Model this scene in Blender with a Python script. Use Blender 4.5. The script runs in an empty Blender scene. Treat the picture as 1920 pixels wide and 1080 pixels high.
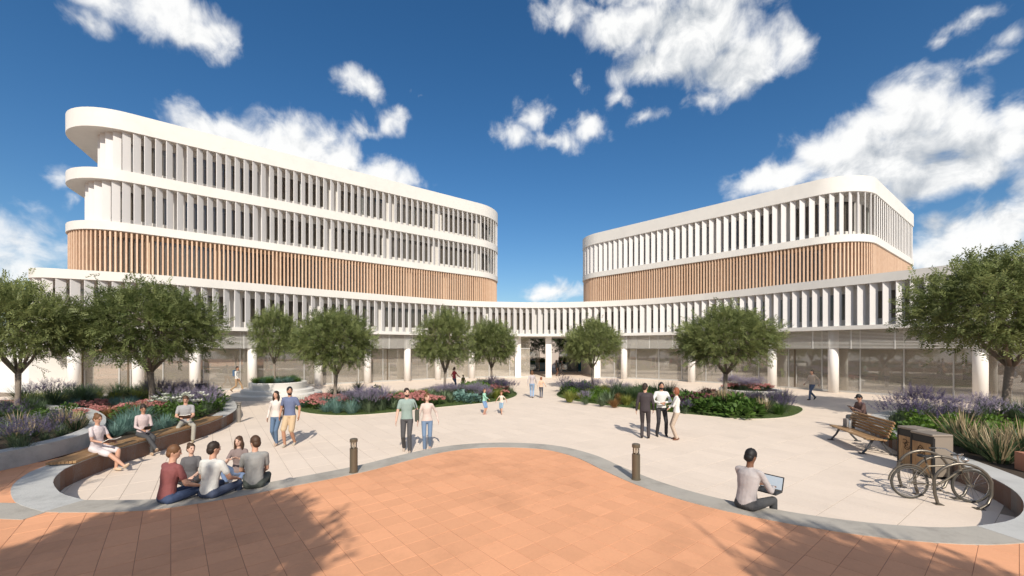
import bpy, bmesh, math, random
import numpy as np
from mathutils import Vector, Matrix, noise as mnoise
R = math.radians
random.seed(7); np.random.seed(7)
S = bpy.context.scene
COL = S.collection

# ---------------------------------------------------------------- camera
F, YH, HC = 780.0, 653.0, 3.0            # focal length and horizon in photo pixels, eye height in metres
cam = bpy.data.cameras.new('camera'); camo = bpy.data.objects.new('camera', cam); COL.objects.link(camo)
camo.location = (0, 0, HC); camo.rotation_euler = (R(90), 0, 0)
cam.sensor_width = 36; cam.lens = 36 * F / 1920; cam.shift_y = (YH - 540) / 1920
cam.clip_start = .1; cam.clip_end = 4000
S.camera = camo
S.render.resolution_x, S.render.resolution_y = 1024, 576
S.view_settings.view_transform = 'Standard'; S.view_settings.look = 'None'
S.view_settings.gamma = 1; S.view_settings.exposure = 0.29

# ---------------------------------------------------------------- sun and sky
SUN_EL, SUN_AZ = R(37), R(9)
sd = bpy.data.lights.new('sun', 'SUN'); sd.energy = 4.2; sd.angle = R(.5); sd.color = (1, .93, .82)
so = bpy.data.objects.new('sun', sd); COL.objects.link(so)
to_sun = Vector((math.sin(SUN_AZ) * math.cos(SUN_EL), -math.cos(SUN_AZ) * math.cos(SUN_EL), math.sin(SUN_EL)))
so.rotation_euler = to_sun.to_track_quat('Z', 'Y').to_euler(); so.location = (0, -20, 40)

w = bpy.data.worlds.new('World'); S.world = w; w.use_nodes = True
nt = w.node_tree; nt.nodes.clear()
def nd(t, tree=None, **k):
    n = (tree or nt).nodes.new(t)
    for a, b in k.items(): setattr(n, a, b)
    return n
def lk(a, b, tree=None): (tree or nt).links.new(a, b)
def mth(tree, op, a, b=None, c=None, clamp=False):
    n = tree.nodes.new('ShaderNodeMath'); n.operation = op; n.use_clamp = clamp
    for i, v in enumerate((a, b, c)):
        if v is None: continue
        if isinstance(v, (int, float)): n.inputs[i].default_value = v
        else: tree.links.new(v, n.inputs[i])
    return n.outputs[0]
def vmt(tree, op, a, b=None, out=0):
    n = tree.nodes.new('ShaderNodeVectorMath'); n.operation = op
    for i, v in enumerate((a, b)):
        if v is None: continue
        if isinstance(v, (tuple, list)): n.inputs[i].default_value = v
        else: tree.links.new(v, n.inputs[i])
    return n.outputs[out]
def smooth(tree, x, a, b):
    n = tree.nodes.new('ShaderNodeMapRange'); n.interpolation_type = 'SMOOTHSTEP'
    tree.links.new(x, n.inputs[0]); n.inputs[1].default_value = a; n.inputs[2].default_value = b
    return n.outputs[0]
# clouds: ellipses in azimuth / elevation (photo pixel centres and radii turned into directions), weight
CL = [(200,-5,110,45,.8),(300,20,150,62,1),(375,70,80,42,1),(170,45,60,30,.5),
      (420,250,115,48,1.1),(560,285,130,75,1.2),(630,310,65,60,1.1),(725,335,75,40,.9),(480,330,200,60,1),
      (650,155,38,26,.55),(690,172,36,24,.55),(725,225,40,34,.6),(690,240,36,20,.5),(787,172,16,10,.4),
      (1000,215,32,34,.7),(950,255,36,32,.7),(1040,265,60,26,.75),(1105,235,42,28,.75),(1165,180,30,26,.5),(1215,214,38,16,.45),(1085,155,12,14,.4),
      (1060,30,55,45,.6),(1180,40,110,60,1),(1300,60,150,95,1.2),(1240,120,110,40,1),(1390,120,110,62,1.1),(1480,85,55,62,1),(1330,175,40,32,.7),(1250,-40,170,60,1.1),
      (1700,225,130,85,1.25),(1780,230,70,80,1.1),(1560,290,110,62,1.15),(1450,335,95,36,1),(1640,310,190,75,1.2),(1850,270,110,62,1.1),(1900,225,70,50,1),(1760,330,160,50,1.1),(1690,365,80,24,.7),
      (1800,440,110,50,1),(1900,425,90,52,1.1),(1760,480,110,40,.9),(1880,490,120,45,1),(2000,380,120,120,.9),
      (1815,38,62,22,.5),(1775,66,28,20,.42),(1885,75,42,26,.42),(1850,104,44,14,.38),
      (40,455,120,62,.62),(-40,490,170,60,.7),(115,330,34,26,.5),(140,370,24,20,.4),(1035,548,62,22,.75),(1010,560,40,14,.7)]
g = bpy.data.node_groups.new('cloud_field', 'ShaderNodeTree')
g.interface.new_socket('uv', in_out='INPUT', socket_type='NodeSocketVector')
g.interface.new_socket('mask', in_out='OUTPUT', socket_type='NodeSocketFloat')
gi, go_ = g.nodes.new('NodeGroupInput'), g.nodes.new('NodeGroupOutput')
nz = g.nodes.new('ShaderNodeTexNoise'); nz.inputs['Scale'].default_value = 9; nz.inputs['Detail'].default_value = 5; nz.inputs['Roughness'].default_value = .6
g.links.new(gi.outputs[0], nz.inputs['Vector'])
wv = vmt(g, 'MULTIPLY', vmt(g, 'SUBTRACT', nz.outputs['Color'], (.5, .5, .5)), (.085, .075, 0))
uvw = vmt(g, 'ADD', gi.outputs[0], wv)
cur = None
for cx, cy, rx, ry, wt in CL:
    ax, az_ = (cx - 960) / F, (YH - cy) / F
    h = math.hypot(ax, 1); az = math.atan2(ax, 1); el = math.atan2(az_, h)
    kx = 1 / (h * h) / F; ky = (h / (h * h + az_ * az_)) / F
    v = vmt(g, 'MULTIPLY', vmt(g, 'SUBTRACT', uvw, (az, el, 0)), (1 / (rx * kx * 1.08), 1 / (ry * ky * 1.08), 0))
    m = mth(g, 'MULTIPLY_ADD', vmt(g, 'LENGTH', v, out=1), -wt, wt)
    cur = m if cur is None else mth(g, 'SMOOTH_MAX', cur, m, .18)
# elsewhere unseen scattered cumulus goes on, its cover raised to add ambient light
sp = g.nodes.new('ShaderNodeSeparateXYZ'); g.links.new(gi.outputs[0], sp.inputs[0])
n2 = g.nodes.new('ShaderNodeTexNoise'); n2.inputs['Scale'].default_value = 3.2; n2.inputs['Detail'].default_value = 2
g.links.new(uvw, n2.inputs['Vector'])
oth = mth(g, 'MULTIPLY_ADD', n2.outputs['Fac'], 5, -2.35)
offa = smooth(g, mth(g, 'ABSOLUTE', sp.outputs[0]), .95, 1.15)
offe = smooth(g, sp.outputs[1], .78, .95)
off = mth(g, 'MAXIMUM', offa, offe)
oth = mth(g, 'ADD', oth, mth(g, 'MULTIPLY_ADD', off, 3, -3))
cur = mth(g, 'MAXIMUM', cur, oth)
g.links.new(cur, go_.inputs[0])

tc = nd('ShaderNodeTexCoord'); sx = nd('ShaderNodeSeparateXYZ'); lk(tc.outputs['Generated'], sx.inputs[0])
azn = mth(nt, 'ARCTAN2', sx.outputs[0], sx.outputs[1])
hyp = mth(nt, 'SQRT', mth(nt, 'ADD', mth(nt, 'MULTIPLY', sx.outputs[0], sx.outputs[0]), mth(nt, 'MULTIPLY', sx.outputs[1], sx.outputs[1])))
eln = mth(nt, 'ARCTAN2', sx.outputs[2], hyp)
uv = nd('ShaderNodeCombineXYZ'); lk(azn, uv.inputs[0]); lk(eln, uv.inputs[1])
def field(off):
    gn = nd('ShaderNodeGroup'); gn.node_tree = g
    lk(vmt(nt, 'ADD', uv.outputs[0], off), gn.inputs[0]); return gn.outputs[0]
fb = nd('ShaderNodeTexNoise'); fb.inputs['Scale'].default_value = 17; fb.inputs['Detail'].default_value = 9; fb.inputs['Roughness'].default_value = .56
fb.inputs['Distortion'].default_value = .4; lk(uv.outputs[0], fb.inputs['Vector'])
fbo = nd('ShaderNodeTexNoise'); fbo.inputs['Scale'].default_value = 17; fbo.inputs['Detail'].default_value = 7; fbo.inputs['Roughness'].default_value = .6
fbo.inputs['Distortion'].default_value = .4; lk(vmt(nt, 'ADD', uv.outputs[0], (-.012, .022, 0)), fbo.inputs['Vector'])
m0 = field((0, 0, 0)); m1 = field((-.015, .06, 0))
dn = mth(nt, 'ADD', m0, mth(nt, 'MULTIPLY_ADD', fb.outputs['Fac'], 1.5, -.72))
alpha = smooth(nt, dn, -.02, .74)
alpha = mth(nt, 'MULTIPLY', alpha, smooth(nt, eln, -.01, .05))
rel = mth(nt, 'SUBTRACT', fb.outputs['Fac'], fbo.outputs['Fac'])            # lit side of the puffs
up = smooth(nt, mth(nt, 'ADD', m1, mth(nt, 'MULTIPLY_ADD', fbo.outputs['Fac'], 1.5, -.75)), .1, 1.1)
lit = mth(nt, 'MULTIPLY_ADD', rel, 1.5, mth(nt, 'MULTIPLY_ADD', up, -.74, 1.0), clamp=True)
cr = nd('ShaderNodeMix', data_type='RGBA'); lk(lit, cr.inputs[0])
cr.inputs[6].default_value = (.43, .47, .52, 1); cr.inputs[7].default_value = (.93, .93, .92, 1)
sky = nd('ShaderNodeTexSky', sky_type='NISHITA', sun_disc=False, sun_elevation=SUN_EL, sun_rotation=R(180 - 9), altitude=0, air_density=1.0, dust_density=.9, ozone_density=3.0)
bsky = nd('ShaderNodeBackground'); bsky.inputs['Strength'].default_value = .092
hs = nd('ShaderNodeHueSaturation'); hs.inputs['Saturation'].default_value = 1.28; hs.inputs['Value'].default_value = 1.0
lk(sky.outputs[0], hs.inputs['Color']); lk(hs.outputs[0], bsky.inputs['Color'])
bcl = nd('ShaderNodeBackground'); bcl.inputs['Strength'].default_value = .90; lk(cr.outputs[2], bcl.inputs['Color'])
mx = nd('ShaderNodeMixShader'); lk(mth(nt, 'MULTIPLY', alpha, .97), mx.inputs[0]); lk(bsky.outputs[0], mx.inputs[1]); lk(bcl.outputs[0], mx.inputs[2])
wo = nd('ShaderNodeOutputWorld'); lk(mx.outputs[0], wo.inputs[0])
w.cycles.sampling_method = 'MANUAL'; w.cycles.sample_map_resolution = 512

# ---------------------------------------------------------------- helpers
def W(px, py, z=0.0):
    d = F * (HC - z) / (py - YH); return ((px - 960) / F * d, d)
def tag(o, label=None, cat=None, group=None, kind=None):
    if label: o['label'] = label
    if cat: o['category'] = cat
    if group: o['group'] = group
    if kind: o['kind'] = kind
    return o
def empty(name, loc=(0, 0, 0), rz=0, label=None, cat=None, group=None):
    o = bpy.data.objects.new(name, None); COL.objects.link(o); o.empty_display_size = .2
    o.location = loc; o.rotation_euler[2] = rz
    return tag(o, label, cat, group)
def put(name, me, parent=None, loc=(0, 0, 0), rz=0, sc=None):
    o = bpy.data.objects.new(name, me); COL.objects.link(o); o.parent = parent
    o.location = loc; o.rotation_euler[2] = rz
    if sc: o.scale = sc
    return o
class MB:
    def __init__(s): s.v = []; s.f = []; s.m = []
    def add(s, vs, fs, m=0):
        b = len(s.v); s.v.extend([tuple(x) for x in vs]); s.f.extend([tuple(i + b for i in q) for q in fs]); s.m.extend([m] * len(fs)); return s
    def box(s, c, d, rz=0, m=0, M=None):
        hx, hy, hz = d[0] / 2, d[1] / 2, d[2] / 2; cs, sn = math.cos(rz), math.sin(rz); vs = []
        for z in (-hz, hz):
            for x, y in ((-hx, -hy), (hx, -hy), (hx, hy), (-hx, hy)):
                p = Vector((x, y, z))
                if M is not None: p = M @ p
                vs.append((c[0] + p.x * cs - p.y * sn, c[1] + p.x * sn + p.y * cs, c[2] + p.z))
        return s.add(vs, [(3, 2, 1, 0), (4, 5, 6, 7), (0, 1, 5, 4), (1, 2, 6, 5), (2, 3, 7, 6), (3, 0, 4, 7)], m)
    def prism(s, poly, z0, z1, m=0):
        n = len(poly); vs = [(x, y, z0) for x, y in poly] + [(x, y, z1) for x, y in poly]
        return s.add(vs, [tuple(range(n - 1, -1, -1)), tuple(range(n, 2 * n))] + [(i, (i + 1) % n, (i + 1) % n + n, i + n) for i in range(n)], m)
    def strip(s, A, B, z0, z1, m=0, closed=False):          # solid between two polylines of equal length (A right of B walking along)
        n = len(A); vs = []
        for (a, b) in zip(A, B): vs += [(a[0], a[1], z0), (a[0], a[1], z1), (b[0], b[1], z1), (b[0], b[1], z0)]
        fs = []
        for i in range(n if closed else n - 1):
            p, q = 4 * i, 4 * ((i + 1) % n)
            fs += [(p, q, q + 1, p + 1), (p + 1, q + 1, q + 2, p + 2), (p + 2, q + 2, q + 3, p + 3), (p + 3, q + 3, q, p)]
        if not closed: fs += [(0, 1, 2, 3), (4 * n - 1, 4 * n - 2, 4 * n - 3, 4 * n - 4)]
        return s.add(vs, fs, m)
    def tube(s, pts, r, seg=8, m=0, caps=True, closed=False):
        pts = [Vector(p) for p in pts]; n = len(pts); rs = r if isinstance(r, (list, tuple)) else [r] * n; vs = []; prev = None
        for i, p in enumerate(pts):
            if closed: t = pts[(i + 1) % n] - pts[i - 1]
            else: t = pts[min(i + 1, n - 1)] - pts[max(i - 1, 0)]
            t = t.normalized() if t.length > 1e-9 else Vector((0, 0, 1))
            if prev is None:
                a = t.orthogonal().normalized()
            else:
                a = prev - t * prev.dot(t); a = a.normalized() if a.length > 1e-6 else t.orthogonal().normalized()
            prev = a; b = t.cross(a)
            for k in range(seg):
                q = 2 * math.pi * k / seg; vs.append(p + (a * math.cos(q) + b * math.sin(q)) * rs[i])
        fs = []
        for i in range(n if closed else n - 1):
            j = (i + 1) % n
            fs += [(i * seg + k, i * seg + (k + 1) % seg, j * seg + (k + 1) % seg, j * seg + k) for k in range(seg)]
        if caps and not closed: fs += [tuple(range(seg - 1, -1, -1)), tuple(range((n - 1) * seg, n * seg))]
        return s.add(vs, fs, m)
    def lathe(s, prof, c=(0, 0, 0), seg=24, m=0):
        vs = []; n = len(prof)
        for r, z in prof:
            for k in range(seg):
                q = 2 * math.pi * k / seg; vs.append((c[0] + r * math.cos(q), c[1] + r * math.sin(q), c[2] + z))
        fs = [(i * seg + k, i * seg + (k + 1) % seg, (i + 1) * seg + (k + 1) % seg, (i + 1) * seg + k) for i in range(n - 1) for k in range(seg)]
        fs += [tuple(range(seg - 1, -1, -1)), tuple(range((n - 1) * seg, n * seg))]
        return s.add(vs, fs, m)
    def ell(s, c, r, seg=12, rings=8, m=0, M=None):
        vs = []; fs = []
        for i in range(1, rings):
            t = math.pi * i / rings
            for k in range(seg):
                q = 2 * math.pi * k / seg; p = Vector((r[0] * math.sin(t) * math.cos(q), r[1] * math.sin(t) * math.sin(q), r[2] * math.cos(t)))
                if M is not None: p = M @ p
                vs.append((c[0] + p.x, c[1] + p.y, c[2] + p.z))
        for e in (1, -1):
            p = Vector((0, 0, r[2] * e)); p = M @ p if M is not None else p
            vs.append((c[0] + p.x, c[1] + p.y, c[2] + p.z))
        T, B = len(vs) - 2, len(vs) - 1; L = rings - 1
        for k in range(seg):
            k2 = (k + 1) % seg
            fs.append((T, k, k2)); fs.append((B, (L - 1) * seg + k2, (L - 1) * seg + k))
            for i in range(L - 1): fs.append((i * seg + k, (i + 1) * seg + k, (i + 1) * seg + k2, i * seg + k2))
        return s.add(vs, fs, m)
    def mesh(s, name, mats, smooth=False):
        me = bpy.data.meshes.new(name); me.from_pydata(s.v, [], s.f)
        for x in (mats if isinstance(mats, (list, tuple)) else [mats]): me.materials.append(x)
        if any(s.m): me.polygons.foreach_set('material_index', s.m)
        if smooth: me.shade_smooth() if smooth is True else me.shade_auto_smooth(angle=R(smooth)) if hasattr(me, 'shade_auto_smooth') else me.shade_smooth()
        me.validate(); me.update(); return me
    def build(s, name, mats, parent=None, smooth=False, loc=(0, 0, 0), rz=0):
        return put(name, s.mesh(name, mats, smooth), parent, loc, rz)
def autos(o, ang=40):          # smooth shading with sharp edges kept by angle
    me = o.data; bm = bmesh.new(); bm.from_mesh(me)
    bmesh.ops.recalc_face_normals(bm, faces=bm.faces)
    for e in bm.edges: e.smooth = len(e.link_faces) == 2 and e.calc_face_angle(0) < R(ang)
    for f in bm.faces: f.smooth = True
    bm.to_mesh(me); bm.free(); return o
def crspline(P, n=10, closed=False):
    P = [Vector((p[0], p[1])) for p in P]; out = []; N = len(P)
    for i in range(N if closed else N - 1):
        if closed: a, b, c, d = P[i - 1], P[i], P[(i + 1) % N], P[(i + 2) % N]
        else: a, b, c, d = P[max(i - 1, 0)], P[i], P[i + 1], P[min(i + 2, N - 1)]
        for k in range(n):
            t = k / n
            out.append(.5 * ((2 * b) + (c - a) * t + (2 * a - 5 * b + 4 * c - d) * t * t + (3 * b - a - 3 * c + d) * t ** 3))
    if not closed: out.append(P[-1])
    return out
def resample(P, step, closed=False):
    P = list(P) + ([P[0]] if closed else []); L = [0]
    for i in range(1, len(P)): L.append(L[-1] + (P[i] - P[i - 1]).length)
    n = max(2, int(round(L[-1] / step))); out = []; j = 0
    for k in range(n + (0 if closed else 1)):
        s = L[-1] * k / n
        while j < len(L) - 2 and L[j + 1] < s: j += 1
        t = (s - L[j]) / max(1e-9, L[j + 1] - L[j]); out.append(P[j].lerp(P[j + 1], t))
    return out
def tang(P, i, closed=False):
    n = len(P); t = (P[(i + 1) % n] - P[i - 1]) if closed else (P[min(i + 1, n - 1)] - P[max(i - 1, 0)])
    return t.normalized()
def offs(P, d, closed=False):          # positive = to the left of the walking direction
    out = []
    for i, p in enumerate(P):
        t = tang(P, i, closed); dd = d[i] if isinstance(d, (list, tuple)) else d
        out.append(p + Vector((-t.y, t.x)) * dd)
    return out
def rpoly(pts, rad, seg=12):
    out = []; n = len(pts)
    for i in range(n):
        p = Vector(pts[i]); a = Vector(pts[i - 1]); b = Vector(pts[(i + 1) % n]); r = rad[i]
        if r <= 0: out.append(p); continue
        u, v = (a - p).normalized(), (b - p).normalized(); ang = math.acos(max(-1, min(1, u.dot(v)))); d = r / math.tan(ang / 2)
        c = p + (u + v).normalized() * (r / math.sin(ang / 2)); s = p + u * d; e = p + v * d
        a0 = math.atan2(*(s - c).yx); a1 = math.atan2(*(e - c).yx); da = (a1 - a0 + math.pi) % (2 * math.pi) - math.pi
        for k in range(seg + 1): q = a0 + da * k / seg; out.append(c + Vector((math.cos(q), math.sin(q))) * r)
    return out
def inside(p, poly):
    x, y = p[0], p[1]; c = False; n = len(poly); j = n - 1
    for i in range(n):
        a, b = poly[i], poly[j]
        if (a[1] > y) != (b[1] > y) and x < (b[0] - a[0]) * (y - a[1]) / (b[1] - a[1]) + a[0]: c = not c
        j = i
    return c
def dist_poly(p, poly):
    best = 1e9; n = len(poly); p = Vector(p[:2])
    for i in range(n):
        a, b = Vector(poly[i][:2]), Vector(poly[(i + 1) % n][:2]); ab = b - a
        t = max(0, min(1, (p - a).dot(ab) / max(1e-9, ab.length_squared))); best = min(best, (a + ab * t - p).length)
    return best

# ---------------------------------------------------------------- materials
MAT = {}
def mat(name, col, rough=.7, var=.12, scale=6, bump=0, bscale=40, metal=0, spec=.4, rnd=0, dirt=None):
    if name in MAT: return MAT[name]
    m = bpy.data.materials.new(name); m.use_nodes = True; t = m.node_tree; b = t.nodes['Principled BSDF']; MAT[name] = m
    b.inputs['Roughness'].default_value = rough; b.inputs['Metallic'].default_value = metal; b.inputs['Specular IOR Level'].default_value = spec
    g = t.nodes.new('ShaderNodeNewGeometry')
    n = t.nodes.new('ShaderNodeTexNoise'); n.inputs['Scale'].default_value = scale; n.inputs['Detail'].default_value = 5; n.inputs['Roughness'].default_value = .6
    t.links.new(g.outputs['Position'], n.inputs['Vector'])
    f = mth(t, 'MULTIPLY_ADD', n.outputs['Fac'], 2 * var, 1 - var)
    if rnd:
        oi = t.nodes.new('ShaderNodeObjectInfo'); f = mth(t, 'MULTIPLY', f, mth(t, 'MULTIPLY_ADD', oi.outputs['Random'], 2 * rnd, 1 - rnd))
    src = (*col, 1)
    if dirt:
        n3 = t.nodes.new('ShaderNodeTexNoise'); n3.inputs['Scale'].default_value = dirt[1]; n3.inputs['Detail'].default_value = 6; n3.inputs['Roughness'].default_value = .7
        t.links.new(g.outputs['Position'], n3.inputs['Vector'])
        f = mth(t, 'MULTIPLY', f, mth(t, 'MULTIPLY_ADD', smooth(t, n3.outputs['Fac'], .42, .7), -dirt[0], 1))
    v = t.nodes.new('ShaderNodeVectorMath'); v.operation = 'SCALE'; v.inputs[0].default_value = col; t.links.new(f, v.inputs['Scale'])
    t.links.new(v.outputs[0], b.inputs['Base Color'])
    if bump:
        nb = t.nodes.new('ShaderNodeTexNoise'); nb.inputs['Scale'].default_value = bscale; nb.inputs['Detail'].default_value = 4
        t.links.new(g.outputs['Position'], nb.inputs['Vector'])
        bp = t.nodes.new('ShaderNodeBump'); bp.inputs['Strength'].default_value = bump; bp.inputs['Distance'].default_value = .02
        t.links.new(nb.outputs['Fac'], bp.inputs['Height']); t.links.new(bp.outputs[0], b.inputs['Normal'])
    return m
def cellmat(name, col, ang, sx_, sy_, amt, rough=.75, hue=None, dirt=.18):       # every paver its own tone
    m = mat(name, col, rough, .07, 30, .12, 90, spec=.25); t = m.node_tree; b = t.nodes['Principled BSDF']
    g = t.nodes.new('ShaderNodeNewGeometry'); vr = t.nodes.new('ShaderNodeVectorRotate'); vr.rotation_type = 'Z_AXIS'; vr.inputs['Angle'].default_value = -ang
    t.links.new(g.outputs['Position'], vr.inputs['Vector'])
    q = vmt(t, 'FLOOR', vmt(t, 'DIVIDE', vr.outputs[0], (sx_, sy_, 1e6)))
    wn = t.nodes.new('ShaderNodeTexWhiteNoise'); t.links.new(q, wn.inputs['Vector'])
    old = b.inputs['Base Color'].links[0].from_socket
    n3 = t.nodes.new('ShaderNodeTexNoise'); n3.inputs['Scale'].default_value = .7; n3.inputs['Detail'].default_value = 7; n3.inputs['Roughness'].default_value = .7
    t.links.new(g.outputs['Position'], n3.inputs['Vector'])
    f = mth(t, 'MULTIPLY', mth(t, 'MULTIPLY_ADD', wn.outputs['Value'], 2 * amt, 1 - amt), mth(t, 'MULTIPLY_ADD', smooth(t, n3.outputs['Fac'], .45, .75), -dirt, 1))
    v = t.nodes.new('ShaderNodeVectorMath'); v.operation = 'SCALE'; t.links.new(old, v.inputs[0]); t.links.new(f, v.inputs['Scale'])
    t.links.new(v.outputs[0], b.inputs['Base Color']); return m
def woodmat(name, c1, c2, rough=.55, axis=(14, 14, 1.2)):
    m = bpy.data.materials.new(name); m.use_nodes = True; t = m.node_tree; b = t.nodes['Principled BSDF']; b.inputs['Roughness'].default_value = rough
    tcn = t.nodes.new('ShaderNodeTexCoord'); oi = t.nodes.new('ShaderNodeObjectInfo')
    v = vmt(t, 'ADD', vmt(t, 'MULTIPLY', tcn.outputs['Object'], axis), vmt(t, 'SCALE', oi.outputs['Location'], None)) 
    n = t.nodes.new('ShaderNodeTexNoise'); n.inputs['Scale'].default_value = 3; n.inputs['Detail'].default_value = 6; n.inputs['Distortion'].default_value = .6
    t.links.new(v, n.inputs['Vector'])
    mxn = t.nodes.new('ShaderNodeMix'); mxn.data_type = 'RGBA'; mxn.inputs[6].default_value = (*c1, 1); mxn.inputs[7].default_value = (*c2, 1)
    t.links.new(mth(t, 'ADD', smooth(t, n.outputs['Fac'], .3, .75), mth(t, 'MULTIPLY_ADD', oi.outputs['Random'], .5, -.25), clamp=True), mxn.inputs[0])
    t.links.new(mxn.outputs[2], b.inputs['Base Color']); MAT[name] = m; return m
def glassmat(name, tint, refl=.10, rough=.02, light_fill=None):
    m = bpy.data.materials.new(name); m.use_nodes = True; t = m.node_tree; t.nodes.remove(t.nodes['Principled BSDF']); MAT[name] = m
    tr = t.nodes.new('ShaderNodeBsdfTransparent'); tr.inputs[0].default_value = (*tint, 1)
    gl = t.nodes.new('ShaderNodeBsdfGlossy'); gl.inputs['Roughness'].default_value = rough; gl.inputs[0].default_value = (.9, .92, .92, 1)
    fr = t.nodes.new('ShaderNodeFresnel'); fr.inputs[0].default_value = 1.5
    mxs = t.nodes.new('ShaderNodeMixShader'); t.links.new(mth(t, 'MULTIPLY_ADD', fr.outputs[0], 1.2, refl - .05, clamp=True), mxs.inputs[0])
    src = tr.outputs[0]
    if light_fill:                                     # pale diffuse colour mixed into the pane, standing in for light inside
        df = t.nodes.new('ShaderNodeBsdfDiffuse'); df.inputs[0].default_value = (*light_fill[0], 1); m3 = t.nodes.new('ShaderNodeMixShader'); m3.inputs[0].default_value = light_fill[1]
        t.links.new(src, m3.inputs[1]); t.links.new(df.outputs[0], m3.inputs[2]); src = m3.outputs[0]
    t.links.new(src, mxs.inputs[1]); t.links.new(gl.outputs[0], mxs.inputs[2]); t.links.new(mxs.outputs[0], t.nodes['Material Output'].inputs[0]); return m
def leafmat(name, c1, c2, trans=.35, scale=1.6, rough=.5):
    m = bpy.data.materials.new(name); m.use_nodes = True; t = m.node_tree; b = t.nodes['Principled BSDF']; MAT[name] = m
    b.inputs['Roughness'].default_value = rough; b.inputs['Specular IOR Level'].default_value = .3
    tcn = t.nodes.new('ShaderNodeTexCoord'); n = t.nodes.new('ShaderNodeTexNoise'); n.inputs['Scale'].default_value = scale; n.inputs['Detail'].default_value = 6; n.inputs['Roughness'].default_value = .75
    t.links.new(tcn.outputs['Object'], n.inputs['Vector']); oi = t.nodes.new('ShaderNodeObjectInfo')
    fac = mth(t, 'ADD', smooth(t, n.outputs['Fac'], .32, .68), mth(t, 'MULTIPLY_ADD', oi.outputs['Random'], .3, -.15), clamp=True)
    mxn = t.nodes.new('ShaderNodeMix'); mxn.data_type = 'RGBA'; mxn.inputs[6].default_value = (*c1, 1); mxn.inputs[7].default_value = (*c2, 1)
    t.links.new(fac, mxn.inputs[0]); t.links.new(mxn.outputs[2], b.inputs['Base Color'])
    tl = t.nodes.new('ShaderNodeBsdfTranslucent'); t.links.new(mxn.outputs[2], tl.inputs[0])
    mxs = t.nodes.new('ShaderNodeMixShader'); mxs.inputs[0].default_value = trans
    t.links.new(b.outputs[0], mxs.inputs[1]); t.links.new(tl.outputs[0], mxs.inputs[2]); t.links.new(mxs.outputs[0], t.nodes['Material Output'].inputs[0]); return m
M_WHITE = mat('white_render', (.635, .61, .57), .6, .03, 3, .05, 60, dirt=(.05, .9))
M_WHITE2 = mat('white_fin_paint', (.60, .58, .565), .5, .03, 3, rnd=.03)
M_WALLIN = mat('interior_plaster', (.78, .70, .60), .8, .05, 1)
M_DARKIN = mat('interior_dark', (.12, .105, .09), .8, .25, .8)
M_FLOORIN = mat('interior_floor', (.60, .53, .45), .45, .1, 2)
M_MULL = mat('window_frame_metal', (.50, .49, .47), .4, .03, 5, metal=.3)
M_DFR = mat('door_frame_bronze', (.16, .12, .08), .4, .05, 5, metal=.4)
M_LOUV = mat('louvre_metal', (.62, .61, .58), .45, .03, 5, metal=.2)
M_GLASS = glassmat('shopfront_glass', (.97, .95, .92), .17, .015, ((.68, .61, .52), .32))
M_GLASSUP = glassmat('window_glass', (.80, .76, .71), .05, .02, ((.40, .36, .31), .18))
M_GLASSP = glassmat('tinted_screen_glass', (.72, .74, .74), .12)
M_COL = mat('column_plaster', (.78, .75, .71), .65, .04, 2, .04)
M_CONC = mat('grey_concrete', (.385, .355, .31), .85, .13, 2.5, .25, 45, dirt=(.25, 1.7))
M_CONCW = mat('wall_concrete', (.45, .445, .425), .85, .12, 3, .3, 35, dirt=(.22, 2.2))
M_CONCL = mat('pale_concrete', (.47, .465, .445), .8, .1, 3, .2, 45, dirt=(.2, 1.5))
M_SOIL = mat('soil', (.05, .036, .024), .95, .4, 9, .6, 25)
M_TERRA = mat('terracotta_wall', (.40, .18, .11), .8, .12, 4, .2)
M_EDGE = mat('cream_edging', (.66, .58, .47), .8, .06, 5)
M_TURF = mat('turf_base', (.055, .085, .02), .9, .35, 8, .5, 60)
M_WOODF = woodmat('timber_slat', (.50, .32, .21), (.64, .46, .33), .6)
M_WOODB = woodmat('bench_timber', (.24, .13, .06), (.40, .25, .12), .5, (2.0, 26, 26))
M_STEEL = mat('dark_steel', (.09, .09, .095), .45, .1, 8, metal=.5)
M_BRONZE = mat('bollard_bronze', (.145, .12, .085), .45, .06, 8, metal=.45)
# ================================================================ ground, terrace, walls
V2 = lambda x, y: Vector((x, y))
LIN = [(-22.5,22.6),(-19.75,23.6),(-17.08,23.0),(-14.34,21.1),(-12.78,19.27),(-11.42,17.13),(-10.5,14.6),(-10.22,12.5),(-10.05,10.6),(-9.67,9.15),(-9.3,8.53),(-8.88,8.05),(-8.35,7.62),(-7.89,7.32),(-7.25,7.05)]
KER = [(-7.25,7.05),(-6.13,7.08),(-5.45,7.36),(-4.58,8.05),(-3.51,8.98),(-2.8,9.86),(-2.1,10.65),(-1.16,11.2),(0,11.33),(1.15,11.0),(1.95,10.1),(2.42,8.95),(2.86,8.0),(3.43,7.24),(4.17,6.66),(4.83,6.3),(5.45,6.08),(6.14,5.97),(6.73,6.02)]
RIN = [(6.73,6.02),(7.41,6.2),(8.0,6.52),(8.6,7.0),(9.1,7.55),(9.5,8.2),(9.85,9.0),(10.3,10.2),(10.95,11.7),(12.0,13.7),(13.1,15.25),(14.6,16.6),(17,17.5),(20,17.2)]
sL, sK, sR = resample(crspline(LIN), .3), resample(crspline(KER), .25), resample(crspline(RIN), .3)
full = sL + sK[1:] + sR[1:]; oF = offs(full, -.52)
nL, nK = len(sL), len(sK)
TERR = [V2(-45,-30), V2(45,-30), V2(45,12), V2(30,11), V2(24,15)] + list(reversed(full)) + [V2(-26,20.5), V2(-34,17), V2(-45,14)]

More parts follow.
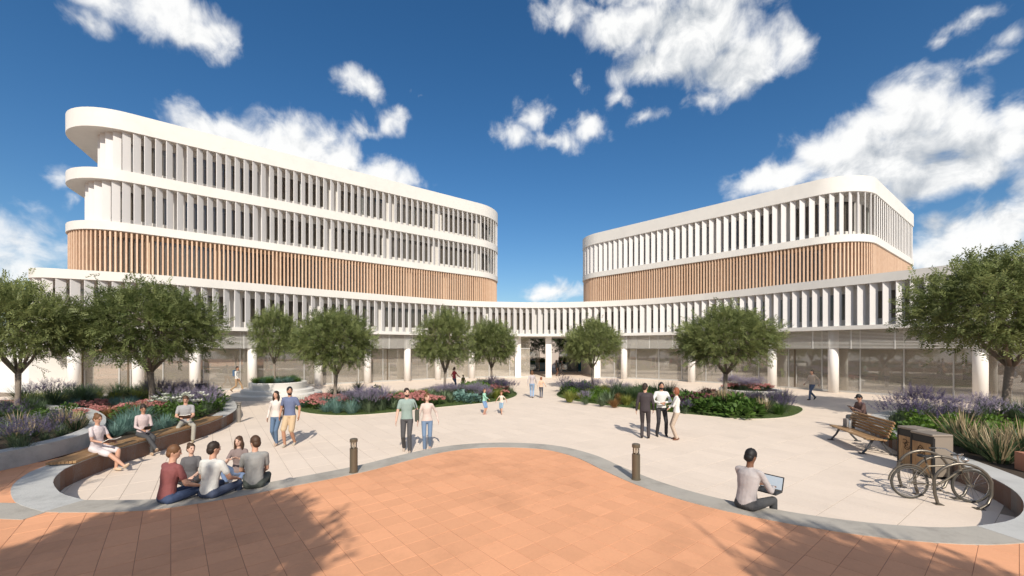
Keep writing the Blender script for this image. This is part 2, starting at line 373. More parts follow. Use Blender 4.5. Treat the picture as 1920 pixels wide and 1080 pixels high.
gm = MB(); gm.add([(-1500,-300,-.03),(1500,-300,-.03),(1500,2500,-.03),(-1500,2500,-.03)], [(0,1,2,3)])
tag(gm.build('ground', mat('ground_pale', (.40,.37,.33), .9, .15, .3)), kind='structure')
M_JOINT = mat('paving_joint', (.26,.205,.16), .9, .1, 3)
M_JOINTO = mat('terrace_joint', (.34,.165,.10), .9, .2, 3)
tb = MB().prism([(p.x, p.y) for p in TERR], -.2, .4165)
terrace = tag(tb.build('terrace', M_JOINTO), kind='structure')
pl = MB().add([(-40,4,.0185),(40,4,.0185),(40,62,.0185),(-40,62,.0185)], [(0,1,2,3)])
plaza = tag(pl.build('plaza_paving', M_JOINT), kind='structure')

# kerb and seat walls: one band round the sunken plaza
def band(name, a, b, z0, z1, m):
    o = MB().strip(oF[a:b], full[a:b], z0, z1).build(name, m); return autos(o, 35)
tag(band('seat_wall', 0, nL, -.1, .432, M_CONCW), 'grey concrete curved seat wall carrying the timber bench round the left bed', 'wall')
tag(band('kerb', nL - 1, nL + nK - 1, -.1, .430, M_CONC), kind='structure')
tag(band('seat_wall', nL + nK - 2, len(full), -.1, .432, M_CONCL), 'grey concrete curved retaining wall behind the bench, bins and bicycle', 'wall')
lb = resample(crspline([(-24,6.6),(-16,6.75),(-11,6.9),(-8.6,6.93),(-7.3,6.85)]), .4)
tag(autos(MB().strip(offs(lb, -.6), lb, -.1, .427).build('kerb', M_CONC)), kind='structure')

# tall planter at the far left
TALL = [(-18.5,16.2),(-17.58,16.04),(-15.44,15.19),(-13.59,13.84),(-12.4,12.71),(-11.57,11.75),(-10.95,10.6),(-10.78,9.8),(-10.75,9.0),(-11.0,8.0),(-12.2,7.5),(-16,7.6),(-20,9.5),(-21,13),(-20.2,15.5)]
tl = resample(crspline(TALL, 8, True), .35, True)                       # clockwise seen from above: outside is on the left
tin = offs(tl, -.36, True)
planter = empty('raised_planter', (-15, 11, .39), 0, 'tall grey concrete planter with lavender and strap grass at left edge', 'planter')
def child(o, p):
    o.parent = p; o.matrix_parent_inverse = Matrix.LocRotScale(p.location, p.rotation_euler, None).inverted(); return o
child(autos(MB().strip(tin, tl, .39, .80, closed=True).build('planter_wall', M_CONCW), 35), planter)
child(MB().prism([(p.x, p.y) for p in reversed(tin)], .40, .70).build('soil', M_SOIL), planter)

# bed soils
BEDL = [(p.x, p.y) for p in offs(sL, -.5)[4:-18]]
BEDL = BEDL + [(-10.7,9.4)] + [(p[0]+.1, p[1]) for p in reversed(TALL[1:8])] + [(-21,17.5),(-23.5,19.5),(-23.5,21.8)]
tag(MB().prism(list(reversed(BEDL)), .385, .428).build('planting_bed', M_SOIL), kind='structure')
sRo = offs(sR, -.5)
BEDR = [(p.x, p.y) for p in sRo[11:-2]] + [(19.5,15.6),(21,13),(18,11),(14,9.3),(11.6,8.9),(10.6,8.6)]
tag(MB().prism(list(reversed(BEDR)), .385, .425).build('planting_bed', M_SOIL), kind='structure')
# low terracotta wall at right
tw = resample(crspline([(10.75,8.9),(11.4,8.75),(12.3,8.75),(13.5,9.0),(15.5,9.8),(18,11)]), .3)
tag(autos(MB().strip(offs(tw, -.42), tw, .39, .80).build('terracotta_wall', M_TERRA), 35), 'low terracotta coloured curved wall end beside the strap grass at right', 'wall')

# islands
ISL = [(-11.2,21.8),(-10.6,20.2),(-9.12,18.85),(-7.27,18.35),(-5.45,19.25),(-4.25,20.4),(-2.26,21.95),(-0.61,23.5),(0.3,25.8),(0.35,28.2),(-.4,30.4),(-1.6,31.2),(-2.8,30.0),(-3.7,27.9),(-6,26.6),(-8.5,24.7),(-10.5,23.4)]
ISR = [(2.75,26.6),(3.1,24.2),(4.68,21.75),(6.67,19.9),(7.86,18.75),(9.78,17.5),(11.86,17.9),(13.77,19.6),(14.7,21.2),(14.2,22.6),(12.4,23.2),(10.5,24.0),(8.5,26.2),(7.0,29),(5.4,30.7),(3.6,29.6)]
def island(pts, label):
    ccw = resample(crspline(pts, 8, True), .4, True)
    o = empty('planting_island', (sum(p.x for p in ccw)/len(ccw), sum(p.y for p in ccw)/len(ccw), 0), 0, label, 'flower bed')
    inn = offs(ccw, .10, True); child(autos(MB().strip(ccw, inn, -.05, .032, closed=True).build('edging', M_EDGE), 35), o)
    # gently mounded turf and soil
    mb = MB(); lv = [(.10,.028),(.45,.075),(.9,.12),(1.5,.17)]; rings = [offs(ccw, d, True) for d, z in lv]; n = len(ccw)
    vs = [(p.x, p.y, z) for ring, (d, z) in zip(rings, lv) for p in ring]
    fs = [(k*n+i, k*n+(i+1) % n, (k+1)*n+(i+1) % n, (k+1)*n+i) for k in range(3) for i in range(n)]
    child(mb.add(vs, fs + [tuple(range(3*n, 4*n))]).build('turf_mound', M_TURF, smooth=True), o)
    return o, ccw
isl_l, polyIL = island(ISL, 'long kidney shaped flower bed with grass rim left of the path')
isl_r, polyIR = island(ISR, 'long kidney shaped flower bed with grass rim right of the path')

# paving: each paver near the camera an object, the far rest one mesh per surface
def inframe(x, y, z):
    if y < .5: return False
    u, v = F * x / y, F * (HC - z) / y
    return abs(u) < 975 and v < 440
def pave(parent, ang, sx_, sy_, gap, h, z, ok, m, name, bounds, nmax=300):
    ca, sa = math.cos(ang), math.sin(ang); b = MB(); c = .002
    hx, hy = sx_/2 - gap/2, sy_/2 - gap/2
    b.add([(-hx,-hy,-h),(hx,-hy,-h),(hx,hy,-h),(-hx,hy,-h),(-hx,-hy,-c),(hx,-hy,-c),(hx,hy,-c),(-hx,hy,-c),(-hx+c,-hy+c,0),(hx-c,-hy+c,0),(hx-c,hy-c,0),(-hx+c,hy-c,0)],
          [(0,1,5,4),(1,2,6,5),(2,3,7,6),(3,0,4,7),(4,5,9,8),(5,6,10,9),(6,7,11,10),(7,4,8,11),(8,9,10,11)])
    me = b.mesh(name, m); spots = []; n = int(90 / min(sx_, sy_))
    for i in range(-n, n):
        for j in range(-n, n):
            u, v = (i + .5) * sx_, (j + .5) * sy_; x, y = u*ca - v*sa, u*sa + v*ca
            if bounds[0] < x < bounds[1] and bounds[2] < y < bounds[3] and ok(x, y): spots.append((x, y))
    spots.sort(key=lambda p: (not inframe(p[0], p[1], z), p[1] + .2*abs(p[0])))
    for x, y in spots[:nmax]:
        o = put(name, me, parent, (x, y, z + random.uniform(-.0012, .0012)), ang)
        o.rotation_euler[0] = random.uniform(-.0015, .0015)
    rest = MB()
    for x, y in spots[nmax:]:
        dz = random.uniform(-.001, .001)
        q = [(-hx,-hy),(hx,-hy),(hx,hy),(-hx,hy)]
        w4 = [(x + a*ca - e*sa, y + a*sa + e*ca) for a, e in q]
        rest.add([(a, e, z - h) for a, e in w4] + [(a, e, z + dz) for a, e in w4], [(4,5,6,7),(0,1,5,4),(1,2,6,5),(2,3,7,6),(3,0,4,7)])
    tag(rest.build('distant_pavers', m, parent), kind='stuff')
A_O, A_B = math.atan2(.634, .773), math.atan2(1, 1.39)
M_ORANGE = cellmat('terracotta_paver', (.70,.345,.19), A_O, .34, .34, .06)
M_BEIGE = cellmat('beige_paver', (.70,.59,.49), A_B, .5, .95, .032, dirt=.07)
terr2 = [(p.x, p.y) for p in TERR]; bedR2, bedL2, tall2 = BEDR, BEDL, [(p.x, p.y) for p in tl]
oFt = [(p.x, p.y) for p in oF]
def ok_or(x, y):
    if not inside((x, y), terr2): return False
    if dist_poly((x, y), [(p.x, p.y) for p in full[::2]] ) < .33: return False
    for b in (bedR2, bedL2):
        if inside((x, y), b) and dist_poly((x, y), b) > .25: return False
    return not (inside((x, y), tall2) and dist_poly((x, y), tall2) > .25)
pave(terrace, A_O, .34, .34, .006, .03, .420, ok_or, M_ORANGE, 'terrace_paver', (-26, 24, -12, 13))
iL2, iR2 = [(p.x, p.y) for p in polyIL], [(p.x, p.y) for p in polyIR]
def ok_be(x, y):
    if inside((x, y), terr2) and dist_poly((x, y), terr2) > .3: return False
    for b in (iL2, iR2):
        if inside((x, y), b) and dist_poly((x, y), b) > .7: return False
    return True
pave(plaza, A_B, .5, .95, .007, .02, .022, ok_be, M_BEIGE, 'plaza_paver', (-31, 31, 5.5, 60))

# ================================================================ the curved two-storey wing
WP = [(-30.5,30.5),(-29.4,26.6),(-28.3,24.4),(-27.2,23.75),(-25.75,24.2),(-22,26.2),(-18.3,29.4),(-15,32.3),(-10.2,36.2),(-5.5,39.6),(-1.1,41.2),(3.6,41.7),(8.45,40.6),(12.6,38.4),(15.7,35.4),(18.2,32.1),(20.8,28),(23.5,24),(25.6,20.3),(28,16),(30,12),(32,8)]
wp = resample(crspline(WP, 12), .3)
BACK = [(44,10),(44,30),(40,42),(24,58),(12,52.5),(.5,52.5),(-9,60),(-22,60),(-40,42)]
wpoly = [(p.x, p.y) for p in wp] + BACK
wing = empty('curved_wing', (0, 41, 0), 0, 'long curved white two storey wing with angled fins above glazed ground floor', 'building')
def slab(poly, z0, z1, name, parent, m=M_WHITE):
    return child(autos(MB().prism(poly, z0, z1).build(name, [m]), 35), parent)
Z1, Z2, Z3, Z4 = 4.2, 4.46, 7.05, 7.6
slab(wpoly, Z1, Z2, 'floor_slab', wing); slab(wpoly, Z3, Z4, 'roof_slab', wing)

_meshes = {}
def fin_mesh(h, th, dp, m, name):
    k = (round(h, 3), th, dp, m.name)
    if k not in _meshes:
        b = MB(); c = .008
        b.prism([(-th/2, c), (-th/2 + c, 0), (th/2 - c, 0), (th/2, c), (th/2, dp), (-th/2, dp)], 0, h); _meshes[k] = b.mesh(name, m)
    return _meshes[k]
def box_mesh(d, m, name):
    k = (tuple(round(x, 3) for x in d), m.name)
    if k not in _meshes: _meshes[k] = MB().box((0, 0, 0), d).mesh(name, m)
    return _meshes[k]
def storey(path, z0, z1, parent, kind='fin', pitch=.66, inset=.06, back=.80, pane=1.32, skip=()):
    """wall band behind the screen (sill, lintel, piers) with panes and screen members as sub-parts"""
    bk = offs(path, back); bk2 = offs(path, back + .22); core = offs(path, back + 3.2)
    sill, lint = (.42, .46) if kind == 'fin' else (.16, .3)
    wl = MB()
    wl.strip(bk, bk2, z0 - .02, z0 + sill); wl.strip(bk, bk2, z1 - lint, z1 + .02)
    PB = resample(bk, pane); n = len(PB)
    for i in range(n - 1):
        a, b = PB[i], PB[i+1]; t = (b - a).normalized(); nrm = V2(-t.y, t.x)
        if i % (4 if kind == 'fin' else 3) == 0:
            c = a + nrm * .11; wl.box((c.x, c.y, (z0+z1)/2), (.95 if kind == 'fin' else .5, .216, z1 - z0), math.atan2(t.y, t.x))
    wm = M_WHITE if kind == 'fin' else M_WALLW
    wall = child(wl.build('storey_wall', wm), parent)
    ci = MB().strip(core, offs(path, back + 3.4), z0 - .02, z1 + .02)
    k = 0
    for i in range(0, n - 1, 5):                       # cross walls of the rooms behind
        a = PB[i]; t = tang(PB, i); nrm = V2(-t.y, t.x); c = a + nrm * 1.75
        ci.box((c.x, c.y, (z0+z1)/2), (.12, 2.85, z1 - z0 - .02), math.atan2(t.y, t.x))
    child(ci.build('room_walls', M_ROOM), parent)
    for i in range(n - 1):
        a, b = PB[i], PB[i+1]; L = (b - a).length; t = (b - a).normalized(); nrm = V2(-t.y, t.x); c = (a + b)/2 + nrm * .12; rz = math.atan2(t.y, t.x); h = z1 - z0 - sill - lint
        o = put('window_pane', box_mesh((round(L, 2), .02, h), M_GLASSUP, 'window_pane'), None, (c.x, c.y, z0 + sill + h/2), rz); child(o, wall)
        m_ = a + nrm * .09
        if i % 2 == 0: child(put('mullion', box_mesh((.05, .09, h), M_MULLW if kind == 'fin' else M_DFR, 'mullion'), None, (m_.x, m_.y, z0 + sill + h/2), rz), wall)
    FP = resample(offs(path, inset), pitch); h = z1 - z0
    for i, p in enumerate(FP):
        t = tang(FP, i); nrm = V2(-t.y, t.x)
        if any((p - q).length < .55 for q in skip): continue
        if kind == 'fin':
            d = nrm * math.cos(R(51)) + t * math.sin(R(51)); rz = math.atan2(-d.x, d.y)
            o = put('fin', fin_mesh(h, .065, .43, M_WHITE2, 'fin'), None, (p.x, p.y, z0), rz)
        else:
            rz = math.atan2(t.y, t.x)
            o = put('slat', fin_mesh(h, .105, .17, M_WOODF, 'slat'), None, (p.x, p.y, z0), rz)
        child(o, wall)
    return wall
M_WALLW = mat('warm_wall', (.52,.40,.29), .7, .1, 2)
M_ROOM = mat('room_plaster', (.62,.54,.46), .8, .15, .6)
M_MULLW = mat('white_mullion', (.62,.65,.63), .45, .03, 4)
storey(wp, Z2, Z3, wing, 'fin', .62)

# ground floor: columns, louvres, glazing
glz = offs(wp, 1.55); PX0, PX1 = 1.0, 8.3
def at_px(path, px):
    return min(path, key=lambda p: abs(960 + F * p.x / p.y - px) if p.y > 1 else 1e9)
colp = offs(wp, .75)
cm_ = MB().lathe([(.30,0),(.30,Z1)], seg=20).mesh('column', M_COL, True)
for px in (140, 255, 364, 472, 597, 692, 764, 820, 885, 1170, 1299, 1449, 1565, 1832):
    p = at_px(colp, px); child(put('column', cm_, None, (p.x, p.y, .0)), wing)
for x, y in ((.62, 42.9), (3.76, 43.0), (8.6, 42.2)):
    child(MB().box((x, y, Z1/2), (.6, .6, Z1 + .01)).build('pier', M_COL), wing)
G = resample(glz, 2.15); lou = resample(offs(wp, .42), 2.15)
inpass = lambda p: PX0 < p.x < PX1 and p.y > 30
def seg(a, b): t = (b - a).normalized(); return (a + b)/2, (b - a).length, math.atan2(t.y, t.x), V2(-t.y, t.x)
for i in range(len(G) - 1):
    c, L, rz, nr = seg(G[i], G[i+1])
    if inpass(c): continue
    child(put('sill_rail', box_mesh((round(L, 2), .16, .14), M_MULL, 'sill_rail'), None, (c.x, c.y, .06), rz), wing)
    child(put('transom_rail', box_mesh((round(L, 2), .12, .07), M_MULL, 'transom_rail'), None, (c.x, c.y, 2.98), rz), wing)
frame = wing
doors = set()
for i in range(len(G) - 1):
    c, L, rz, nr = seg(G[i], G[i+1])
    if inpass(c): continue
    child(put('glass_pane', box_mesh((round(L - .04, 2), .02, 2.82), M_GLASS, 'glass_pane'), None, (c.x, c.y, 1.54), rz), frame)
    child(put('transom_pane', box_mesh((round(L - .04, 2), .02, 1.17), M_GLASS, 'transom_pane'), None, (c.x, c.y, 3.607), rz), frame)
    a = G[i]; isd = i % 9 in (3, 4)
    child(put('mullion', box_mesh((.06, .13, Z1 - .02), M_MULL, 'mullion'), None, (a.x, a.y, Z1/2 + .005), rz), frame)
    if isd:                                                        # entrance: bronze stiles and pull bars
        t = (G[i+1] - a).normalized(); e = a + t * .42
        child(put('door_stile', box_mesh((.07, .1, 2.8), M_DFR, 'door_stile'), None, (e.x, e.y, 1.54), rz), frame)
        e2 = a + t * .55 - nr * .09
        child(put('door_handle', box_mesh((.04, .05, 1.25), M_MULL, 'door_handle'), None, (e2.x, e2.y, 1.05), rz), frame)
lp = {}
for i in range(len(lou) - 1):
    c, L, rz, nr = seg(lou[i], lou[i+1])
    if inpass(c) or c.y < 12: continue
    k = round(L, 2)
    if k not in lp:
        b = MB()
        Mt = Matrix.Rotation(R(28), 4, 'X')
        for j in range(14): b.box((0, 0, -.56 + j * .088), (k - .05, .055, .016), M=Mt)
        lp[k] = b.mesh('louvre_panel', M_LOUV)
    child(tag(put('louvre_panel', lp[k], None, (c.x, c.y, 3.60), rz), kind='stuff'), wing)
    child(put('louvre_post', box_mesh((.045, .08, 1.24), M_LOUV, 'louvre_post'), None, (lou[i].x, lou[i].y, 3.575), rz), wing)
# rooms behind the ground-floor glass
ib = offs(wp, 5.4); ib2 = offs(wp, 5.6)
ki = [i for i, p in enumerate(ib) if p.y > 10]
iw = MB()
def runs(cond):
    r = []; cur = []
    for i in range(len(wp)):
        if cond(i): cur.append(i)
        elif cur: r.append(cur); cur = []
    if cur: r.append(cur)
    return r
for run in runs(lambda i: wp[i].x < PX0 - .3 and i > 24): iw.strip([ib[i] for i in run], [ib2[i] for i in run], 0, Z1)
for run in runs(lambda i: wp[i].x > PX1 - .8): iw.strip([ib[i] for i in run], [ib2[i] for i in run], 0, Z1)
for x in (PX0 - .25, PX1 + .5): iw.box((x, 47.6, Z1/2), (.25, 9.2, Z1 - .01))
for i in range(10, len(wp), 34):
    if wp[i].x < PX0 - 3 or wp[i].x > PX1 + 3:
        t = tang(wp, i); nr = V2(-t.y, t.x); c = wp[i] + nr * 3.9; iw.box((c.x, c.y, Z1/2), (.15, 3.0, Z1 - .01), math.atan2(t.y, t.x))
child(iw.build('room_walls', M_WALLIN), wing)
fl = MB()
fr_ = [i for i in range(len(wp)) if wp[i].x < PX0 - .3 and i > 24]; fl.strip([glz[i] for i in fr_], [ib[i] for i in fr_], .0, .06)
fr_ = [i for i in range(len(wp)) if wp[i].x > PX1 - .8]; fl.strip([glz[i] for i in fr_], [ib[i] for i in fr_], .0, .06)
child(fl.build('room_floor', M_FLOORIN), wing)
# doorways, wall screens and counters seen through the glass
for i in range(14, len(wp), 11):
    if PX0 - 2 < wp[i].x < PX1 + 2 or i <= 26: continue
    t = tang(wp, i); nr = V2(-t.y, t.x); rz = math.atan2(t.y, t.x); random.seed(i)
    k = random.choice((0, 1, 2, 2)); c = wp[i] + nr * (5.33 if k < 2 else random.uniform(3.2, 4.6))
    if k == 0: child(MB().box((c.x, c.y, 1.15), (1.1, .1, 2.2), rz).build('inner_door', M_DARKIN), wing)
    elif k == 1: child(MB().box((c.x, c.y, 1.5), (1.6, .08, 1.0), rz).build('wall_screen', M_DARKIN), wing)
    else: child(MB().box((c.x, c.y, .55), (random.uniform(1.6, 3), .7, 1.0), rz).box((c.x, c.y, 1.08), (3.1, .85, .06), rz).build('counter', [M_DARKIN]), wing)
# left end wall of the wing
e0, e1 = V2(-29.0, 26.9), V2(-27.3, 25.2)
child(MB().box((-28.2, 26.2, Z1/2), (.25, 3.0, Z1 - .02), R(-30)).build('end_wall', M_COL), wing)

bwl = resample([V2(-60,36), V2(-40,30), V2(-29.6,26.4)], 2.0)
tag(MB().strip(bwl, offs(bwl, .3), 0, 3.3).build('boundary_wall', M_COL), 'plain cream boundary wall left of the curved wing', 'wall')
# ================================================================ upper buildings
def quad_path(q, rad): return rpoly(q, rad, 14)
def dens(path): return resample(path, .3)
def building(name, label, q, rad, floors, zroof, fr):
    o = empty(name, (q[1][0], q[1][1], Z4), 0, label, 'building')
    P = quad_path(q, rad); poly = [(p.x, p.y) for p in P]
    for z0, z1, nm in floors['slabs']: slab(poly, z0, z1, nm, o)
    for z0, z1, kind, q2, r2, pit in floors['storeys']:
        storey(dens(quad_path(q2, r2)), z0, z1, o, kind, pit, .10 if kind == 'wood' else .06, .55 if kind == 'wood' else .80, skip=fr if z0 > 15 else ())
    return o, P
def shiftq(q, da, dend=0):          # pull the left end in by da
    D, A, B, C = [Vector(p) for p in q]; u = (B - A).normalized(); return [D + u*da, A + u*da, B, C]
QL = [(-35.7,38.4),(-29.7,25.8),(.30,49.3),(-8.3,60.3)]
TOPP = dens(quad_path(shiftq(QL,1.9),[1,2.5,5,1]))
PC = min(offs(TOPP, .40), key=lambda p: abs(960 + F*p.x/p.y - 256) + (0 if p.y < 36 else 1e3)); PS = min(TOPP, key=lambda p: (p - PC).length)
bl, PL = building('tall_office_building', 'taller white building with rounded overhanging floors and timber slat storey', QL, [1,3.5,5,1], dict(
    slabs=[(10.98,11.56,'floor_slab'),(14.38,15.12,'floor_slab'),(17.86,19.12,'roof_slab')],
    storeys=[(7.6,10.98,'wood',QL,[1,3.5,5,1],.275),(11.56,14.38,'fin',shiftq(QL,1.15),[1,2.8,5,1],.585),(15.12,17.86,'fin',shiftq(QL,1.9),[1,2.5,5,1],.585)]), 0, (PS,))
p = PC
child(MB().lathe([(.33,15.12),(.33,17.86)], (p.x, p.y, 0), 20).build('column', M_COL, None, True), bl)
QR = [(15.5,59.5),(7.1,49.0),(25.35,29.8),(39.0,40.3)]
br, PR = building('low_office_building', 'lower white building with fin storey over timber slat storey at right', QR, [1,4,3.5,.3], dict(
    slabs=[(10.98,11.53,'floor_slab'),(14.72,15.9,'roof_slab')],
    storeys=[(7.6,10.98,'wood',QR,[1,4,3.5,.3],.255),(11.53,14.72,'fin',QR,[1,4,3.5,.3],.625)]), 0, ())
# ================================================================ trees
M_BARK = mat('bark', (.22,.18,.145), .9, .35, 14, .8, 22)
M_LEAF = leafmat('tree_leaves', (.095,.13,.042), (.31,.345,.135), .46, 1.6)
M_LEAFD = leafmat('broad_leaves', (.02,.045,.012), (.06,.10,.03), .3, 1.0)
def rdir(rng):
    v = rng.normal(size=3); return v / np.linalg.norm(v)
def gen_tree(seed, nclump=185, nspray=25, rx=2.6, rz=1.85, zc=3.55, hf=1.75, leaf=.16, lm=None, pairs=6):
    rng = np.random.default_rng(seed); tb = MB(); lean = rng.normal(size=2) * .08
    fork = Vector((lean[0], lean[1], hf))
    tb.tube([(0,0,-.1),(0,0,.12),(lean[0]*.4+.03,lean[1]*.3,hf*.5),tuple(fork)], [.20,.15,.125,.135], 9)
    limbs = []
    nl = 6
    for k in range(nl):
        a = 2*math.pi*(k + rng.uniform(-.25,.25))/nl; rr = rng.uniform(.42,.62)*rx; zz = zc + rng.uniform(-.1,.75)*rz*.7
        e = Vector((math.cos(a)*rr, math.sin(a)*rr, zz)); m1 = fork.lerp(e, .33) + Vector((math.cos(a)*.12, math.sin(a)*.12, -.08)); m2 = fork.lerp(e, .68) + Vector(rng.normal(size=3)*.08)
        tb.tube([fork - Vector((0,0,.1)), m1, m2, e], [.095,.068,.045,.022], 7); limbs.append([fork, m1, m2, e])
    V, Fc = [], []; cl = []
    while len(cl) < nclump:
        d = rdir(rng); r = rng.uniform(.35, 1.0)**.55
        if d[2] < -.7: continue
        p = np.array([d[0]*rx*r, d[1]*rx*r, zc + d[2]*rz*r*(1.0 if d[2] > 0 else .85)])
        if p[2] < hf + .30 + .06*math.hypot(p[0], p[1]): continue
        p *= 1; cl.append((p, r))
    for p, r in cl:
        pv = Vector(p); best = min(((pv - q).length, i, j) for i, L in enumerate(limbs) for j, q in enumerate(L) if j)
        s = limbs[best[1]][best[2]]; mid = s.lerp(pv, .5) + Vector(rng.normal(size=3)*.1) + Vector((0,0,-.08))
        tb.tube([s, mid, pv], [.028,.018,.008], 5, caps=False)
        out = np.array([p[0], p[1], (p[2]-zc)*1.2 + .35]); out /= np.linalg.norm(out)
        for _ in range(nspray):
            q = p + rng.normal(size=3) * np.array([.36,.36,.24])
            d = out*.9 + rng.normal(size=3)*.55 + np.array([0,0,.12]); d /= np.linalg.norm(d)
            up = np.array([0,0,1.]) + rng.normal(size=3)*.45; side = np.cross(d, up); side /= np.linalg.norm(side) + 1e-6; nn = np.cross(side, d)
            L = rng.uniform(.30,.55)
            for k in range(pairs):
                t = (k + .6)/pairs; c = q + d*L*t - nn*(.10*t*t)
                for sg in (-1, 1):
                    a = d*.62 + side*sg*.78 - nn*.12 + rng.normal(size=3)*.13; ll = leaf*rng.uniform(.75,1.15)*(1 - .35*abs(t - .45)); wv_ = np.cross(a, nn); wv_ = wv_/(np.linalg.norm(wv_)+1e-6)*ll*.17
                    b = len(V); V += [c, c + a*ll*.5 + wv_, c + a*ll, c + a*ll*.5 - wv_]; Fc.append((b, b+1, b+2, b+3))
    lb_ = MB(); lb_.v = [tuple(x) for x in V]; lb_.f = Fc; lb_.m = [0]*len(Fc)
    return tb.mesh('trunk', M_BARK, True), lb_.mesh('crown', lm or M_LEAF)
TV = [gen_tree(3), gen_tree(11), gen_tree(17, rx=2.45, rz=2.0, nclump=150, nspray=27, hf=1.6)]
TVS = [gen_tree(5, 190, 25, leaf=.25)]
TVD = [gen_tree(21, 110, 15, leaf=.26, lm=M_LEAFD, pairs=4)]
def tree(x, y, z, width, height, var, rz, label, group=None, tv=None, name='tree'):
    tv = tv or TV; o = empty(name, (x, y, z), rz, label, 'tree', group); t, c = tv[var % len(tv)]
    sx_ = width / 5.7; sz_ = height / 5.45
    for nm, me in (('trunk', t), ('crown', c)):
        put(nm, me, o, sc=(sx_, sx_, sz_))
    return o
tree(-17.5, 14.7, .70, 3.5, 4.6, 0, .4, 'dark leafy tree in the tall concrete planter at far left')
tree(-15.3, 17.7, .42, 4.8, 5.1, 1, 1.9, 'broad tree behind the timber bench with pale speckled trunk')
tree(-14.75, 25.9, .80, 2.8, 4.4, 2, 3.0, 'slim tree growing from the round white stepped planter')
tree(-9.35, 22.0, .15, 3.9, 4.7, 1, 4.4, 'tree at the left end of the left flower bed')
tree(-4.15, 25.6, .15, 3.5, 4.9, 2, 5.3, 'tree in the middle of the left flower bed behind the children')
tree(-1.45, 29.6, .15, 3.3, 4.65, 1, .3, 'tree at the right end of the left flower bed nearest the archway')
tree(5.7, 29.3, .15, 3.7, 4.75, 0, 2.6, 'tree at the left end of the right flower bed nearest the archway')
tree(11.1, 21.6, .15, 4.7, 4.9, 0, 2.0, 'tree at the right end of the right flower bed')
tree(19.0, 16.0, .42, 5.6, 6.1, 1, 3.6, 'largest tree with twisted dark trunk behind the strap grass at right')
# trees on the terrace behind the viewpoint: only their shadows fall into the picture
tree(-3.0, -4.25, .42, 4.4, 8.0, 0, 1.0, 'terrace tree whose shadow falls on the terracotta paving at left', None, TVS)
tree(5.6, -6.2, .42, 4.4, 8.0, 1, 2.2, 'terrace tree whose shadow falls on the terracotta paving at right', None, TVS)
tree(-9.6, -1.6, .42, 3.6, 8.4, 1, 4.1, 'terrace tree whose shadow falls across the left kerb')

# garden behind the archway
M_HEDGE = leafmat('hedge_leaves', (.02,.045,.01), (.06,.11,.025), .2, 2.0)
gw = MB().box((6, 74, 2.9), (52, .4, 5.8)); tag(gw.build('garden_wall', mat('garden_wall_paint', (.44,.37,.32), .8)), 'plain white rear wall seen through the archway', 'wall')
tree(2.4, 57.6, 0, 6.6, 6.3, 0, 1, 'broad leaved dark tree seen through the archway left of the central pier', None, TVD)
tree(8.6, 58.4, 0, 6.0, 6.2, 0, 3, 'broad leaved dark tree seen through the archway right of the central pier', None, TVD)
def hedge(x, y, L, h, d, label):
    rng = np.random.default_rng(int(x*10)+5); b = MB(); n = int(L*h*420)
    b.box((0,0,h*.45), (L*.96, d*.7, h*.9))
    for _ in range(n):
        p = np.array([rng.uniform(-L/2,L/2), rng.uniform(-d/2,d/2), rng.uniform(.05,h)]); a = rdir(rng)*.11; c = np.cross(a, rdir(rng)); c = c/np.linalg.norm(c)*.035
        b.add([p - a, p + c, p + a, p - c], [(0,1,2,3)])
    tag(b.build('hedge', M_HEDGE, loc=(x, y, 0)), label, 'hedge')
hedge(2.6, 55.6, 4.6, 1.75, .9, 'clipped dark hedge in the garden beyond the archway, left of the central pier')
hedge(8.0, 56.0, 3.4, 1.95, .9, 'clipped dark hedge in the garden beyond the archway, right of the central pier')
M_TEAL = mat('teal_glazed_tile', (.012,.10,.15), .12, .5, 1.2, spec=.6)
for x0, nm in ((2.6, 'left'), (8.0, 'right')):
    b = MB().box((0,0,.55), (4.6,.35,1.1)).box((0,0,1.13), (4.7,.5,.07))
    tag(b.build('garden_basin_wall', M_TEAL, loc=(x0, 54.2, 0)), 'low glossy teal basin wall beyond the archway, %s of the central pier' % nm, 'low wall')
# glass screen at the rear of the passage
sc = empty('passage_screen', (4.65, 52.0, 0), 0, 'tinted glass screen closing the rear of the archway', 'glass screen')
for x in (-2.4, 2.4):
    put('glass_pane', box_mesh((2.3,.02,2.6), M_GLASSP, 'glass_pane'), sc, (x, 0, 1.35))
    for e in (-1.17, 1.17): put('screen_post', box_mesh((.06,.1,2.7), M_DFR, 'screen_post'), sc, (x + e, 0, 1.35))

# ================================================================ plants
LG = leafmat
P_LAV = LG('lavender_flowers', (.085,.068,.125), (.20,.165,.27), .2, 3); P_LAVP = LG('pale_lavender_flowers', (.25,.21,.31), (.45,.40,.48), .2, 3)
P_GRY = LG('grey_green_leaves', (.09,.13,.07), (.17,.22,.12), .3, 3); P_BLU = LG('blue_green_leaves', (.10,.20,.17), (.24,.36,.31), .3, 3)
P_GRN = LG('green_leaves', (.045,.095,.02), (.13,.22,.045), .35, 3); P_BRT = LG('bright_green_leaves', (.08,.16,.02), (.19,.30,.05), .4, 3)
P_YEL = LG('yellow_green_leaves', (.16,.19,.035), (.32,.33,.08), .4, 3); P_DRK = LG('dark_strap_leaves', (.04,.07,.03), (.10,.15,.07), .3, 3)
P_PNK = LG('pink_flowers', (.38,.13,.12), (.60,.28,.25), .2, 5); P_WHT = LG('white_flowers', (.66,.68,.55), (.8,.8,.72), .3, 4)
P_STR = LG('straw_plumes', (.34,.25,.14), (.56,.45,.28), .35, 4); P_ORG = LG('copper_grass', (.20,.10,.035), (.36,.20,.08), .35, 3)
P_PUR = LG('dark_purple_leaves', (.05,.022,.025), (.13,.05,.06), .25, 3)
